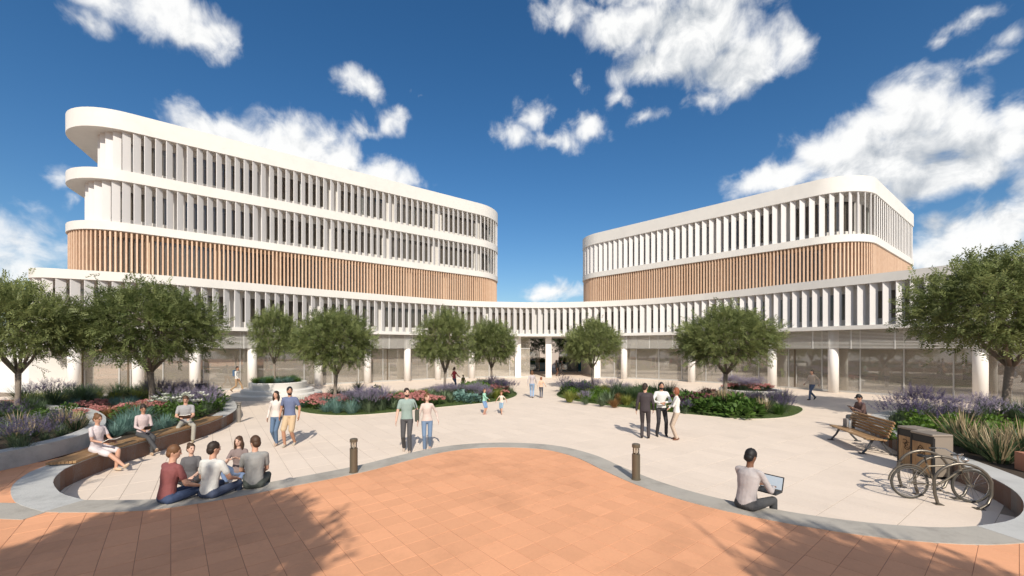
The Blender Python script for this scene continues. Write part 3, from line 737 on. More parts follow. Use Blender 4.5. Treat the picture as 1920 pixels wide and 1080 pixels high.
def blade(b, rng, p, a, lean, L, wd, bend, m=0, n=4, fold=0):
    """arching strap: base p, azimuth a, lean from vertical, length, width, bend"""
    dx, dy = math.cos(a), math.sin(a); vs = []; pos = np.array(p, float); th = lean
    sx_, sy_ = -dy, dx
    for k in range(n + 1):
        t = k/n; wk = wd*(.6 + .9*t)*(1 - t)**.7 if t < 1 else 0
        wk = wd*(1 - t**2.2)*.5
        vs.append((pos[0] - sx_*wk, pos[1] - sy_*wk, pos[2])); vs.append((pos[0] + sx_*wk, pos[1] + sy_*wk, pos[2]))
        pos = pos + np.array([dx*math.sin(th), dy*math.sin(th), math.cos(th)])*L/n; th += bend/n
    b.add(vs, [(2*k, 2*k+1, 2*k+3, 2*k+2) for k in range(n)], m); return pos
def leafq(b, p, d, nrm, L, wd, m):
    s = np.cross(d, nrm); s = s/(np.linalg.norm(s) + 1e-6)*wd
    b.add([p, p + d*L*.35 + s, p + d*L*.75 + s*.7 - nrm*L*.06, p + d*L - nrm*L*.12, p + d*L*.75 - s*.7 - nrm*L*.06, p + d*L*.35 - s], [(0,1,2,5), (2,3,4,5)], m)
def spike(b, rng, p, a, lean, L, wd, fl, m_st, m_fl):
    e = blade(b, rng, p, a, lean, L, .012, .12, m_st, 2)
    d = np.array([math.cos(a)*math.sin(lean+.1), math.sin(a)*math.sin(lean+.1), math.cos(lean+.1)])
    for k in range(5):
        q = e + d*fl*(k/5 - .25); w2 = wd*(1 - .5*k/5)
        for s in range(3):
            g_ = a + s*2.09 + k*.6; o_ = np.array([math.cos(g_), math.sin(g_), .5]); leafq(b, q, o_/1.12, np.array([0,0,1.]), w2*1.6, w2*.55, m_fl)
def mk(kind, seed):
    rng = np.random.default_rng(seed); b = MB(); U = rng.uniform
    if kind in ('lavender', 'pale_lavender'):
        for _ in range(130): a = U(0, 6.28); r = U(0,.22); blade(b, rng, (math.cos(a)*r, math.sin(a)*r, 0), a, U(.05,.9), U(.22,.42), .016, U(.1,.6), 0, 3)
        for _ in range(85): a = U(0, 6.28); r = U(0,.2); spike(b, rng, (math.cos(a)*r, math.sin(a)*r, .1), a, U(.0,.8)**1.3, U(.34,.56), .040, U(.17,.26), 0, 1)
        ms = [P_GRY, P_LAV if kind == 'lavender' else P_LAVP]
    elif kind == 'fescue':
        for _ in range(330): a = U(0, 6.28); r = U(0,.16); blade(b, rng, (math.cos(a)*r, math.sin(a)*r, 0), a, U(.0,1.1), U(.3,.6), .013, U(.1,.9), 0, 3)
        ms = [P_BLU]
    elif kind == 'sedum':
        for _ in range(150): a = U(0, 6.28); r = U(0,.34)**.8; d = np.array([math.cos(a), math.sin(a), U(.1,.7)]); leafq(b, np.array([math.cos(a)*r*.7, math.sin(a)*r*.7, U(.05,.32)]), d/np.linalg.norm(d), np.array([0,0,1.]), U(.10,.16), .035, 0)
        for _ in range(34):
            a = U(0, 6.28); r = .42*math.sqrt(U(0,1)); z = .42 - r*r*.8 + U(-.05,.06); c = np.array([math.cos(a)*r, math.sin(a)*r, z])
            b.ell(c, (.055,.055,.028), 6, 4, 1)
            for _ in range(9): q = c + rng.normal(size=3)*np.array([.045,.045,.016]) + np.array([0,0,.02]); d = rdir(rng); d[2] = abs(d[2]); leafq(b, q, d, rdir(rng), .045, .02, 1)
        ms = [P_GRN, P_PNK]
    elif kind in ('grass', 'yellow_grass', 'copper_grass', 'dark_grass'):
        tall = .95 if kind == 'dark_grass' else .6
        for _ in range(260): a = U(0, 6.28); r = U(0,.14); blade(b, rng, (math.cos(a)*r, math.sin(a)*r, 0), a, U(.0,.75), U(.6,1.0)*tall, .017, U(.2,1.3), 0, 4)
        ms = [{'grass': P_GRN, 'yellow_grass': P_YEL, 'copper_grass': P_ORG, 'dark_grass': P_DRK}[kind]]
    elif kind == 'plume_grass':
        for _ in range(150): a = U(0, 6.28); r = U(0,.2); blade(b, rng, (math.cos(a)*r, math.sin(a)*r, 0), a, U(.05,.95), U(.45,.85), .036, U(.1,1.0), 0, 4)
        for _ in range(60): a = U(0, 6.28); r = U(0,.18); blade(b, rng, (math.cos(a)*r, math.sin(a)*r, 0), a, U(.0,.65), U(.6,.95), .036, U(.0,.35), 1, 4)
        ms = [P_DRK, P_STR]
    elif kind == 'strap':
        for _ in range(60): a = U(0, 6.28); r = U(0,.1); blade(b, rng, (math.cos(a)*r, math.sin(a)*r, 0), a, U(.1,.95), U(.45,.75), .06, U(.1,.8), 0, 4)
        ms = [P_GRY]
    elif kind in ('shrub', 'bright_shrub', 'purple_leaf', 'blue_leaf', 'broad_leaf'):
        big = kind in ('broad_leaf', 'blue_leaf'); n = 130 if big else 320
        for _ in range(n):
            d = rdir(rng); d[2] = abs(d[2])*.95; r = U(.25,1)**.5; p = d*np.array([.46,.46,.52])*r; o_ = d + rng.normal(size=3)*.4; o_[2] = o_[2]*.7 + .25; o_ /= np.linalg.norm(o_)
            nn = np.array([0,0,1.]) + rng.normal(size=3)*.3
            leafq(b, p, o_, nn, U(.18,.30) if big else U(.08,.14), .065 if big else .032, 0)
        for _ in range(10): a = U(0, 6.28); blade(b, rng, (0,0,0), a, U(.1,.8), .45, .02, .2, 0, 2)
        ms = [{'shrub': P_GRN, 'bright_shrub': P_BRT, 'purple_leaf': P_PUR, 'blue_leaf': P_BLU, 'broad_leaf': P_GRN}[kind]]
    elif kind == 'lily':
        for _ in range(70): d = rdir(rng); d[2] = abs(d[2])*.8 + .2; p = d*np.array([.3,.3,.35])*U(.3,1); leafq(b, p, d/np.linalg.norm(d), np.array([0,0,1.]), U(.2,.3), .05, 0)
        for _ in range(13):
            a = U(0, 6.28); e = blade(b, rng, (0,0,.1), a, U(.05,.65), U(.5,.75), .014, .2, 0, 2)
            for k in range(6): g_ = k*1.047 + U(-.2,.2); o_ = np.array([math.cos(g_)*.8, math.sin(g_)*.8, .75]); leafq(b, e, o_/np.linalg.norm(o_), np.array([0,0,1.]), .18, .055, 1)
        ms = [P_GRN, P_WHT]
    return b.mesh(kind, ms)
KD = dict(lavender='purple lavender', pale_lavender='pale silvery lavender', fescue='blue spiky fescue', sedum='pink flowering sedum', grass='green arching grass', yellow_grass='yellow green grass', copper_grass='copper grass',
          dark_grass='tall dark grass', plume_grass='striped strap grass', strap='grey strap plant', shrub='green leafy shrub', bright_shrub='bright green shrub', purple_leaf='purple leaved plant', blue_leaf='blue leaved plant',
          broad_leaf='large leaved plant', lily='white flowering lily')
ORD = ['first', 'second', 'third', 'fourth', 'fifth', 'sixth', 'seventh', 'eighth', 'ninth', 'tenth', 'eleventh', 'twelfth', 'thirteenth', 'fourteenth', 'fifteenth', 'sixteenth', 'seventeenth', 'eighteenth', 'nineteenth', 'twentieth'] + ['twenty-' + t for t in ('first', 'second', 'third', 'fourth', 'fifth', 'sixth', 'seventh', 'eighth', 'ninth')]
def order_labels(byl):                     # clumps of one kind at one spot are told apart by their order from the left
    for (base, grp), os_ in byl.items():
        os_.sort(key=lambda o: o.location.x/o.location.y)
        for i, o in enumerate(os_):
            tag(o, base if len(os_) == 1 else base + (', %s from left' % ORD[i] if i < 29 else ', beyond the twenty-ninth from left'), 'plant', grp if len(os_) > 1 else None)
PV = {k: [mk(k, 100 + i*7 + j) for j in range(2)] for i, k in enumerate(KD)}
def plant_bed(poly, anchors, z, step, margin, place, seed, scale=1.0, zf=None):
    rng = np.random.default_rng(seed); xs = [p[0] for p in poly]; ys = [p[1] for p in poly]; pts = []; byl = {}
    A = [(W(px, py, z), k, ph, s) for px, py, k, ph, s in anchors]
    cand = [a[0] for a in A] + [(rng.uniform(min(xs), max(xs)), rng.uniform(min(ys), max(ys))) for _ in range(5000)]
    na = len(A)
    for i, c in enumerate(cand):
        if i >= na and (not inside(c, poly) or dist_poly(c, poly) < margin): continue
        if i >= na and any((c[0]-q[0])**2 + (c[1]-q[1])**2 < step*step for q in pts): continue
        pts.append(c)
        a = min(A, key=lambda a: (a[0][0]-c[0])**2 + (.8*(a[0][1]-c[1]))**2)
        if i >= na and rng.uniform() < .3: a = sorted(A, key=lambda a: (a[0][0]-c[0])**2 + (.8*(a[0][1]-c[1]))**2)[1]
        sc_ = a[3]*scale*rng.uniform(.8, 1.15)*(.84 if 'lav' in a[1] else 1)
        if c[1] < 3 or abs(c[0]/c[1]) > 1.45: continue
        o = put(a[1], PV[a[1]][int(rng.integers(2))], None, (c[0], c[1], (zf(c) if zf else z) - .01), rng.uniform(0, 6.28), (sc_, sc_, sc_*rng.uniform(.9, 1.12)))
        byl.setdefault((KD[a[1]] + ' ' + a[2] + ' ' + place, KD[a[1]] + ' clumps ' + a[2] + ' ' + place), []).append(o)
    order_labels(byl)
zi = lambda poly: (lambda c: .03 + .14*min(1, dist_poly(c, poly)/1.5))
plant_bed(iL2, [(596,766,'sedum','at the left tip of',1),(632,772,'fescue','beside the first tree of',1.15),(672,738,'dark_grass','behind the first tree of',1.1),(692,771,'pale_lavender','right of the first tree of',1.25),(738,766,'strap','at the front edge of',.9),
    (735,748,'grass','between the pink mounds of',1),(778,760,'sedum','left of the walking couple before',1.05),(755,741,'yellow_grass','at the back of',.8),(822,757,'sedum','right of the walking couple before',1),(865,742,'pale_lavender','around the middle tree of',.9),(840,752,'strap','below the middle tree of',.9),
    (868,753,'blue_leaf','in front of the middle tree of',.95),(884,735,'bright_shrub','between the two right trees of',1.25),(908,750,'pale_lavender','beside the children at',1.15),(930,746,'yellow_grass','behind the smaller child at',1.15),(955,735,'lavender','at the right tip of',1.1),(900,724,'dark_grass','at the far back of',1.0),(945,742,'sedum','at the right rim of',.9),(705,738,'shrub','at the back left of',1.0),(800,737,'yellow_grass','at the back middle of',1.0),(848,730,'shrub','behind the middle tree of',1.0)],
    .12, .58, .45, 'left flower bed', 5, .98, zi(iL2))
plant_bed(iR2, [(1066,740,'lavender','at the left tip of',1.15),(1092,737,'shrub','beside the first tree of',1.2),(1068,752,'yellow_grass','at the left rim of',1.15),(1098,756,'pale_lavender','near the left front edge of',1.0),(1110,748,'bright_shrub','left of the spiky grass in',1.0),(1128,759,'strap','at the front edge of',1.05),(1152,761,'copper_grass','at the front of',1.05),
    (1178,748,'dark_grass','in the middle of',1.15),(1200,764,'yellow_grass','left of the man in the dark suit before',1.1),(1150,737,'pale_lavender','at the back of',.9),(1230,764,'bright_shrub','behind the standing group at',1.1),(1296,764,'purple_leaf','right of the standing group at',1),(1285,772,'lavender','in front of the purple leaves in',.8),(1325,772,'broad_leaf','left of the right tree of',1.1),
    (1385,779,'broad_leaf','in front of the right tree of',1.2),(1430,775,'plume_grass','at the right front of',1.0),(1472,768,'lavender','at the right tip of',1.0),(1415,752,'dark_grass','behind the plumes of',1.0),(1460,775,'grass','at the right rim of',1.0),(1120,737,'yellow_grass','right of the first tree of',1.0),(1220,742,'shrub','at the back middle of',1.0),(1330,745,'sedum','behind the right tree of',1.0)],
    .12, .58, .45, 'right flower bed', 6, .98, zi(iR2))
plant_bed(BEDL, [(215,818,'fescue','along the bench in',1.2),(260,798,'fescue','behind the bench in',1.25),(318,792,'lily','between the two seated readers in',1.0),(330,762,'bright_shrub','right of the tree in',1.25),(368,752,'lavender','at the far right end of',1.3),(392,768,'pale_lavender','inside the right curve of',1.25),(235,775,'sedum','left of the tree in',.9),
    (205,788,'copper_grass','beside the tall planter in',1.0),(250,762,'fescue','left behind the tree in',1.0),(160,757,'dark_grass','behind the tall planter in',1.1),(215,755,'yellow_grass','in the middle back of',1.3),(130,745,'lavender','at the far left back of',1.2),(330,780,'shrub','behind the seated man in',1.1)],
    .42, .68, .3, 'the bench bed', 8, 1.0)
plant_bed([(p.x, p.y) for p in tin], [(20,800,'lavender','beside the trunk in',1.1),(110,790,'grass','at the back of',1.05),(60,818,'plume_grass','in the middle of',.85),(118,805,'plume_grass','at the right end of',.8),(40,845,'pale_lavender','at the front of',1.0),(85,826,'lavender','near the front wall of',.85),(140,795,'yellow_grass','inside the right curve of',.85),(75,782,'shrub','behind the plumes of',.9),(-20,790,'dark_grass','left of the trunk in',.8),(-30,830,'strap','at the left front of',.9),(150,782,'sedum','at the far end of',.8)],
    .70, .60, .2, 'the tall planter', 9, .82)
plant_bed(BEDR, [(1680,800,'lavender','behind the bench in',1.45),(1742,786,'lavender','at the back of',1.5),(1735,815,'bright_shrub','behind the bins in',1.2),(1700,825,'shrub','beside the bench back in',1.25),(1800,790,'pale_lavender','left of the tree in',1.2),(1838,850,'plume_grass','behind the bicycle in',1.2),(1885,845,'plume_grass','below the tree in',1.15),(1790,825,'bright_shrub','in the middle of',1.2),(1905,815,'bright_shrub','at the right edge of',1.1),(1860,775,'shrub','around the trunk in',1.1),(1780,772,'grass','at the far back of',1.1),(1900,785,'dark_grass','beside the trunk in',1.0)],
    .42, .70, .3, 'the right bed', 10, .92)

# short grass on the island rims
M_GRASS = leafmat('lawn_blades', (.05,.085,.015), (.12,.16,.04), .35, 2)
def rim(poly, name, seed, parent):
    rng = np.random.default_rng(seed); b = MB(); n = 0; N = len(poly)
    for _ in range(15000):
        i = int(rng.integers(N)); t = tang(poly, i, True); p = poly[i] + Vector((-t.y, t.x))*rng.uniform(.11, 1.15) + t*rng.uniform(-.25,.25)
        d = dist_poly(p, [poly[(i+k) % N] for k in range(-3, 4)]); z = .028 + (.047*min(1,(d-.1)/.35) if d < .45 else .047 + .045*(d-.45)/.45)
        a = rng.uniform(0, 6.28); h = rng.uniform(.03,.075); wx, wy = math.cos(a)*.007, math.sin(a)*.007; l = rng.normal(size=2)*.02
        b.add([(p.x-wx, p.y-wy, z-.01), (p.x+wx, p.y+wy, z-.01), (p.x+l[0], p.y+l[1], z+h)], [(0,1,2)])
    child(tag(b.build('grass', M_GRASS), kind='stuff'), parent)
rim(polyIL, 'grass', 1, isl_l); rim(polyIR, 'grass', 2, isl_r)

# round white planters
def white_planter(x, y, r, label, steps, kinds, seed):
    o = empty('round_planter', (x, y, .02), 0, label, 'planter')
    if steps:
        autos(MB().lathe([(r+.95,0),(r+.95,.20),(r+.90,.24),(0,.24)], seg=48).build('step', M_WHITE, o), 40)
        autos(MB().lathe([(r+.45,.24),(r+.45,.44),(r+.40,.48),(0,.48)], seg=48).build('step', M_WHITE, o), 40)
    z0 = .48 if steps else 0; h = .42
    autos(MB().lathe([(r,z0),(r+.06,z0+h-.03),(r+.03,z0+h),(r-.14,z0+h),(r-.16,z0+h-.10),(0,z0+h-.10)], seg=48).build('bowl', M_WHITE, o), 40)
    put('soil', MB().lathe([(r-.17,z0+h-.099),(r-.18,z0+h-.06),(0,z0+h-.04)], seg=32).mesh('soil', M_SOIL), o)
    rng = np.random.default_rng(seed); z = z0 + h - .06; byl = {}
    for _ in range(int(r*r*9)):
        a = rng.uniform(0, 6.28); q = (r - .3)*math.sqrt(rng.uniform(.05,1)); k = kinds[int(rng.integers(len(kinds)))]; s = rng.uniform(.75,1.05)
        pl_ = put(k, PV[k][int(rng.integers(2))], None, (x + math.cos(a)*q, y + math.sin(a)*q, z + .02), rng.uniform(0, 6.28), (s, s, s*.9))
        side = 'left' if x < 0 else 'right'
        byl.setdefault((KD[k] + ' in the round white planter at %s' % side, KD[k] + ' clumps in the round white planter at %s' % side), []).append(pl_)
    order_labels(byl)
white_planter(-14.6, 26.0, 1.55, 'round white stepped planter with a slim tree and soft grasses', True, ['fescue','grass','grass'], 3)
white_planter(15.0, 26.3, 1.7, 'low round white planter with pink flowers in front of the right columns', False, ['sedum','grass','pale_lavender','sedum'], 4)
# ================================================================ furniture
# timber bench on the left seat wall: three lengths of curved slats
i0 = min(range(nL), key=lambda i: (sL[i] - V2(-9.72,9.2)).length); i1 = min(range(nL), key=lambda i: (sL[i] - V2(-10.75,15.4)).length)
cut = [i1, i1 + (i0-i1)//3, i1 + 2*(i0-i1)//3, i0]
bench = empty('timber_wall_bench', (-10.2, 12, .432), 0, 'curved slatted timber bench set on the left concrete seat wall', 'bench')
for k in range(3):
    seg_ = sL[cut[k]:cut[k+1]+1]
    if k: seg_ = seg_[0:1] + seg_[1:]
    a = resample(seg_, .25); a = a[:-1] + [a[-1].lerp(a[-2], .06)]
    fr0 = MB().strip(offs(a, -.40), offs(a, -.06), .432, .462); fm = child(fr0.build('bench_frame', M_STEEL), bench)
    for j in range(8):
        d = .05 - j*.066
        child(MB().strip(offs(a, d - .056), offs(a, d), .462, .515).build('slat', M_WOODB), fm)

def bollard(x, y, z, h, label, steel=False):
    o = empty('bollard', (x, y, z), 0, label, 'bollard', None); r = .078
    m = mat('bollard_steel', (.36,.33,.29), .35, .06, 6, metal=.6) if steel else M_BRONZE
    autos(MB().lathe([(r+.012,0),(r+.012,.015),(r,.02),(r,h-.20),(r-.012,h-.195)], seg=20).build('post', m, o), 40)
    autos(MB().lathe([(r-.014,h-.195),(r-.014,h-.07)], seg=20).build('lens', M_LENS, o), 40)
    autos(MB().lathe([(.016,h-.195),(.016,h-.07)], seg=8).build('lamp_core', M_MULL, o), 40)
    autos(MB().lathe([(r,h-.07),(r,h-.012),(r-.012,h)], seg=20).build('cap', m, o), 40)
    if steel: autos(MB().lathe([(r+.03,h),(r+.03,h+.03)], seg=20).build('top_plate', m, o), 40)
M_LENS = glassmat('bollard_lens', (.9,.88,.82), .12, .15)
bollard(-3.28, 8.62, .430, .70, 'bronze bollard light on the kerb left of centre')
bollard(2.43, 8.15, .430, .70, 'bronze bollard light on the kerb right of centre')
bollard(-11.0, 16.75, .022, .78, 'steel bollard light at the end of the left seat wall', True)

# slatted bench
bd = Vector((.26, .966)).normalized(); rzb = math.atan2(bd.y, bd.x)
sb = empty('park_bench', (10.42, 12.55, .022), rzb, 'slatted timber park bench with dark steel legs by the right wall', 'bench')
# local x along bench, local +y toward its front (plaza side)
for j in range(5): put('seat_slat', box_mesh((2.15,.088,.034), M_WOODB, 'seat_slat'), sb, (0, .24 - j*.1, .455 - .006*j))
for j in range(6):
    s = put('back_slat', box_mesh((2.15,.068,.028), M_WOODB, 'back_slat'), sb, (0, -.235 - j*.028, .54 + j*.076)); s.rotation_euler[0] = R(68)
for x in (-.92, .92):
    b = MB(); 
    b.tube([(x,.27,.43),(x,.10,.415),(x,-.18,.41),(x,-.26,.50),(x,-.41,.97)], [.022,.026,.028,.026,.02], 8)
    b.tube([(x,.06,.41),(x,.16,.2),(x,.30,.02)], [.034,.028,.03], 8); b.tube([(x,-.12,.41),(x,-.26,.2),(x,-.42,.02)], [.034,.028,.03], 8)
    b.box((x,.31,.012), (.10,.16,.024)); b.box((x,-.43,.012), (.10,.16,.024))
    autos(b.build('leg_frame', M_STEEL, sb), 50)
autos(MB().tube([(-.92,.0,.40),(.92,.0,.40)], .018, 8).build('stretcher', M_STEEL, sb), 50)
bag = empty('thermos_bag', (10.74, 13.32, .497), rzb, 'grey carry bag standing on the far end of the park bench', 'bag')
autos(MB().box((0,0,.12), (.24,.14,.24)).build('bag_body', mat('bag_grey', (.25,.23,.22), .8), bag), 30)
autos(MB().tube([(-.08,0,.24),(-.08,0,.33),(.08,0,.33),(.08,0,.24)], .012, 6).build('handle', M_STEEL, bag), 50)
fl_ = empty('steel_flask', (10.60, 13.05, .497), 0, 'steel flask beside the grey bag on the park bench', 'bottle')
autos(MB().lathe([(.04,0),(.042,.2),(.025,.235),(.025,.25)], seg=16).build('flask_body', mat('flask_steel', (.5,.5,.5), .3, metal=.8), fl_), 40)
autos(MB().lathe([(.028,.25),(.028,.29)], seg=16).build('cap', M_STEEL, fl_), 40)

# litter bins with carved timber fronts
M_BINTOP = mat('bin_tan_metal', (.25,.21,.17), .5, .04, 5, metal=.2); M_BLACK = mat('black_plastic', (.012,.012,.012), .5, .1, 5)
M_WOODP = woodmat('bin_timber', (.22,.115,.045), (.42,.25,.11), .5, (16, 16, 1.4)); M_CARVE = mat('carved_dark', (.05,.026,.012), .8)
def bin_(x, y, rz, label, emblem):
    o = empty('litter_bin', (x, y, .022), rz, label, 'bin')
    Wd, D, H = .54, .44, 1.02
    b = MB().prism([(-D/2+.02,-Wd/2),(D/2,-Wd/2),(D/2,Wd/2),(-D/2+.02,Wd/2)], .06, H - .06)
    autos(b.build('bin_body', M_BINTOP, o), 30)
    t = MB()
    t.prism([(-D/2-.02,-Wd/2-.008),(-D/2+.03,-Wd/2-.008),(D/2+.008,-Wd/2-.008),(D/2+.008,Wd/2+.008),(-D/2-.02,Wd/2+.008)], H-.06, H)
    bo = t.build('bin_lid', M_BINTOP, o); mo = bo.modifiers.new('bevel', 'BEVEL'); mo.width = .025; mo.segments = 3
    put('base', box_mesh((D-.06, Wd-.06, .06), M_BLACK, 'base'), o, (.0, 0, .03))
    put('throat', box_mesh((.03, Wd-.02, .17), M_BLACK, 'throat'), o, (-D/2+.012, 0, H-.15))
    put('edge_strip', box_mesh((.05,.035,.86), M_BLACK, 'edge_strip'), o, (-D/2+.012, -Wd/2+.012, .50)); put('edge_strip', box_mesh((.05,.035,.86), M_BLACK, 'edge_strip'), o, (-D/2+.012, Wd/2-.012, .50))
    for k in range(3):
        put('front_board', box_mesh((.028, (Wd-.09)/3-.003, .70), M_WOODP, 'front_board'), o, (-D/2-.002, (k-1)*(Wd-.09)/3, .44))
    b = MB(); X = -D/2 - .019
    for path in emblem: b.tube([(X, y_, z_) for y_, z_ in path], .0075, 6)
    b.build('carved_emblem', M_CARVE, o)
def arc(cx, cz, r, a0, a1, n=14, sq=1.0): return [(cx + r*math.cos(R(a0 + (a1-a0)*k/n))*sq, cz + r*math.sin(R(a0 + (a1-a0)*k/n))) for k in range(n+1)]
E1 = [arc(.06,.66,.055,40,330), arc(-.03,.60,.085,150,400), arc(.0,.55,.075,200,350), [(-.085,.60),(-.12,.575),(-.09,.545),(-.055,.56)], arc(.02,.60,.03,0,300), [(.045,.62),(-.01,.66),(-.06,.65)]]
E2 = [[(.02,.72),(.06,.67),(.09,.60),(.085,.53),(.03,.50),(-.03,.505),(-.08,.47),(-.09,.54),(-.075,.62),(-.03,.68),(.02,.72)], arc(.02,.62,.04,0,320), arc(-.02,.55,.033,20,340), arc(.045,.55,.025,0,330), [(-.05,.62),(-.02,.60),(.0,.64)]]
bin_(10.02, 10.30, rzb - R(90) + R(14), 'tan litter bin with round animal emblem carved on timber front, nearer the bench', E1)
bin_(9.78, 9.70, rzb - R(90) + R(14), 'tan litter bin with pointed emblem carved on timber front, nearer the bicycle', E2)
kb = empty('waste_box', (-17.9, 23.95, .022), R(20), 'small black waste box at the far end of the bench bed', 'bin')
put('box_body', box_mesh((.45,.4,.95), M_BLACK, 'box_body'), kb, (0,0,.475)); autos(MB().tube([(.3,0,0),(.3,0,1.0),(.62,0,1.0),(.62,0,0)], .02, 8).build('rail', M_MULL, kb), 50)

# bicycle rack: hoops on a ground rail
M_TUBE = mat('rack_bronze_steel', (.155,.135,.11), .35, .08, 8, metal=.6)
rk = empty('bicycle_rack', (8.62, 8.25, .022), R(-14), 'bronze steel bicycle rack of rounded hoops beside the bins', 'bicycle rack')
for j, y in enumerate((-.42, .12, .62)):
    pts = [(-.40, y, 0), (-.45, y, .20)] + [(-.02 - .45*math.cos(R(q)) , y, .38 + .42*math.sin(R(q))) for q in range(10, 175, 12)] + [(.42, y, .24), (.32, y - .05, .07), (.16, y - .10, 0)]
    pts = [Vector(p_) for p_ in pts]
    autos(MB().tube(pts, .027, 10).build('hoop', M_TUBE, rk), 60)
    for x in (-.40, .16): put('foot_plate', box_mesh((.13,.13,.012), M_TUBE, 'foot_plate'), rk, (x, y - (.10 if x > 0 else 0), .006))
# bicycle
M_TYRE = mat('tyre_rubber', (.055,.05,.042), .7, .1, 9); M_FRAME = mat('bicycle_frame_paint', (.20,.17,.13), .32, .05, 9, metal=.55); M_CHR = mat('chrome', (.55,.53,.5), .2, metal=.9)
bk_ = empty('bicycle', (8.36, 8.13, .022), R(-13), 'bronze city bicycle leaning in the rack before the bins', 'bicycle')
ra = .325; ax = .50
circ = lambda r, cx, n=32: [(cx + r*math.cos(2*math.pi*k/n), 0, ra + r*math.sin(2*math.pi*k/n)) for k in range(n)]
for cx in (-ax, ax):
    wh = autos(MB().tube(circ(ra - .02, 0), .02, 8, closed=True).build('wheel', M_TYRE, bk_, loc=(cx, 0, 0)), 60)
    autos(MB().tube(circ(ra - .045, 0), .010, 6, closed=True).build('rim', M_CHR, wh), 60)
    sp_ = MB()
    for k in range(18): q = 2*math.pi*k/18; sp_.tube([(0, .02*(-1)**k, ra), ((ra-.05)*math.cos(q), 0, ra + (ra-.05)*math.sin(q))], .0028, 4, caps=False)
    sp_.build('spokes', M_CHR, wh); autos(MB().tube([(0,-.05,ra),(0,.05,ra)], .022, 10).build('hub', M_CHR, wh), 60)
fb_ = MB(); BB = (-.07, 0, .29); ST = (-.22, 0, .72); HT = (.30, 0, .76); HB = (.335, 0, .62); RA = (-ax, 0, ra)
fb_.tube([BB, ST], .017, 8); fb_.tube([BB, (.1,0,.41), HB], .021, 8); fb_.tube([(-.2,0,.66), (.08,0,.69), HT], .017, 8); fb_.tube([HT, HB], .022, 8)
for s in (-.045, .045): fb_.tube([(-.07,s*.5,.29),(-ax,s,ra)], .010, 6); fb_.tube([(-.2,s*.4,.66),(-ax,s,ra)], .009, 6)
autos(fb_.build('frame', M_FRAME, bk_), 60)
ff = MB()
for s in (-.045, .045): ff.tube([(.335,s*.5,.62),(.40,s,.45),(ax,s,ra)], .011, 6)
autos(ff.build('fork', M_FRAME, bk_), 60)
hb = MB(); hb.tube([(.30,0,.76),(.28,0,.90)], .014, 8); hb.tube([(.10,.27,.97),(.22,.22,.98),(.29,.08,.91),(.29,-.08,.91),(.22,-.22,.98),(.10,-.27,.97)], .011, 8)
hbo = autos(hb.build('handlebar', M_CHR, bk_), 60)
for s in (-.27, .27): autos(MB().tube([(.11,s,.97),(.0,s*1.02,.965)], .017, 8).build('grip', M_BLACK, hbo), 60)
autos(MB().ell((.40,0,.82), (.06,.05,.05), 12, 8).build('headlamp', M_CHR, bk_), 60)
autos(MB().ell((-.30,0,.86), (.07,.085,.028), 14, 8).ell((-.20,0,.86), (.12,.032,.024), 14, 8).tube([(-.22,0,.72),(-.25,0,.84)], .013, 8).build('saddle', M_BLACK, bk_), 60)
ck = MB(); ck.tube([(-.07 + .085*math.cos(2*math.pi*k/20), -.03, .29 + .085*math.sin(2*math.pi*k/20)) for k in range(20)], .007, 6, closed=True)
ck.tube([(-.07,-.05,.29),(.06,-.05,.19)], .009, 6); ck.tube([(-.07,.05,.29),(-.20,.05,.39)], .009, 6); ck.box((.06,-.09,.19), (.09,.07,.02)); ck.box((-.2,.09,.39), (.09,.07,.02))
ck.tube([(-.07,-.03,.375),(-.5,-.03,.36)], .004, 5); ck.tube([(-.07,-.03,.205),(-.5,-.03,.285)], .004, 5)
autos(ck.build('crankset', M_CHR, bk_), 60)
for cx in (-ax, ax): autos(MB().tube([(cx + (ra+.025)*math.cos(R(q)), 0, ra + (ra+.025)*math.sin(R(q))) for q in (range(20, 185, 12) if cx < 0 else range(45, 150, 12))], .016, 6).build('mudguard', M_FRAME, bk_), 60)

# bean bags in the lounge behind the glass at left
M_NAVY = mat('navy_fabric', (.045,.06,.10), .9, .15, 6)
for k, (px, d, lb_) in enumerate(((160, 27.6, 'navy bean bag seat nearest the left end of the lounge'), (182, 28.6, 'navy bean bag seat left of the lounging person'), (222, 29.3, 'navy bean bag seat under the lounging person'), (246, 30.2, 'navy bean bag seat by the lounge column'))):
    x = (px - 960)/F*d
    o = MB().ell((0,0,.30), (.52,.5,.32), 18, 12).ell((.0,.22,.55), (.42,.3,.42), 18, 12).build('bean_bag', M_NAVY, None, True, loc=(x, d, .06)); tag(o, lb_, 'bean bag', 'bean bags in the lounge')
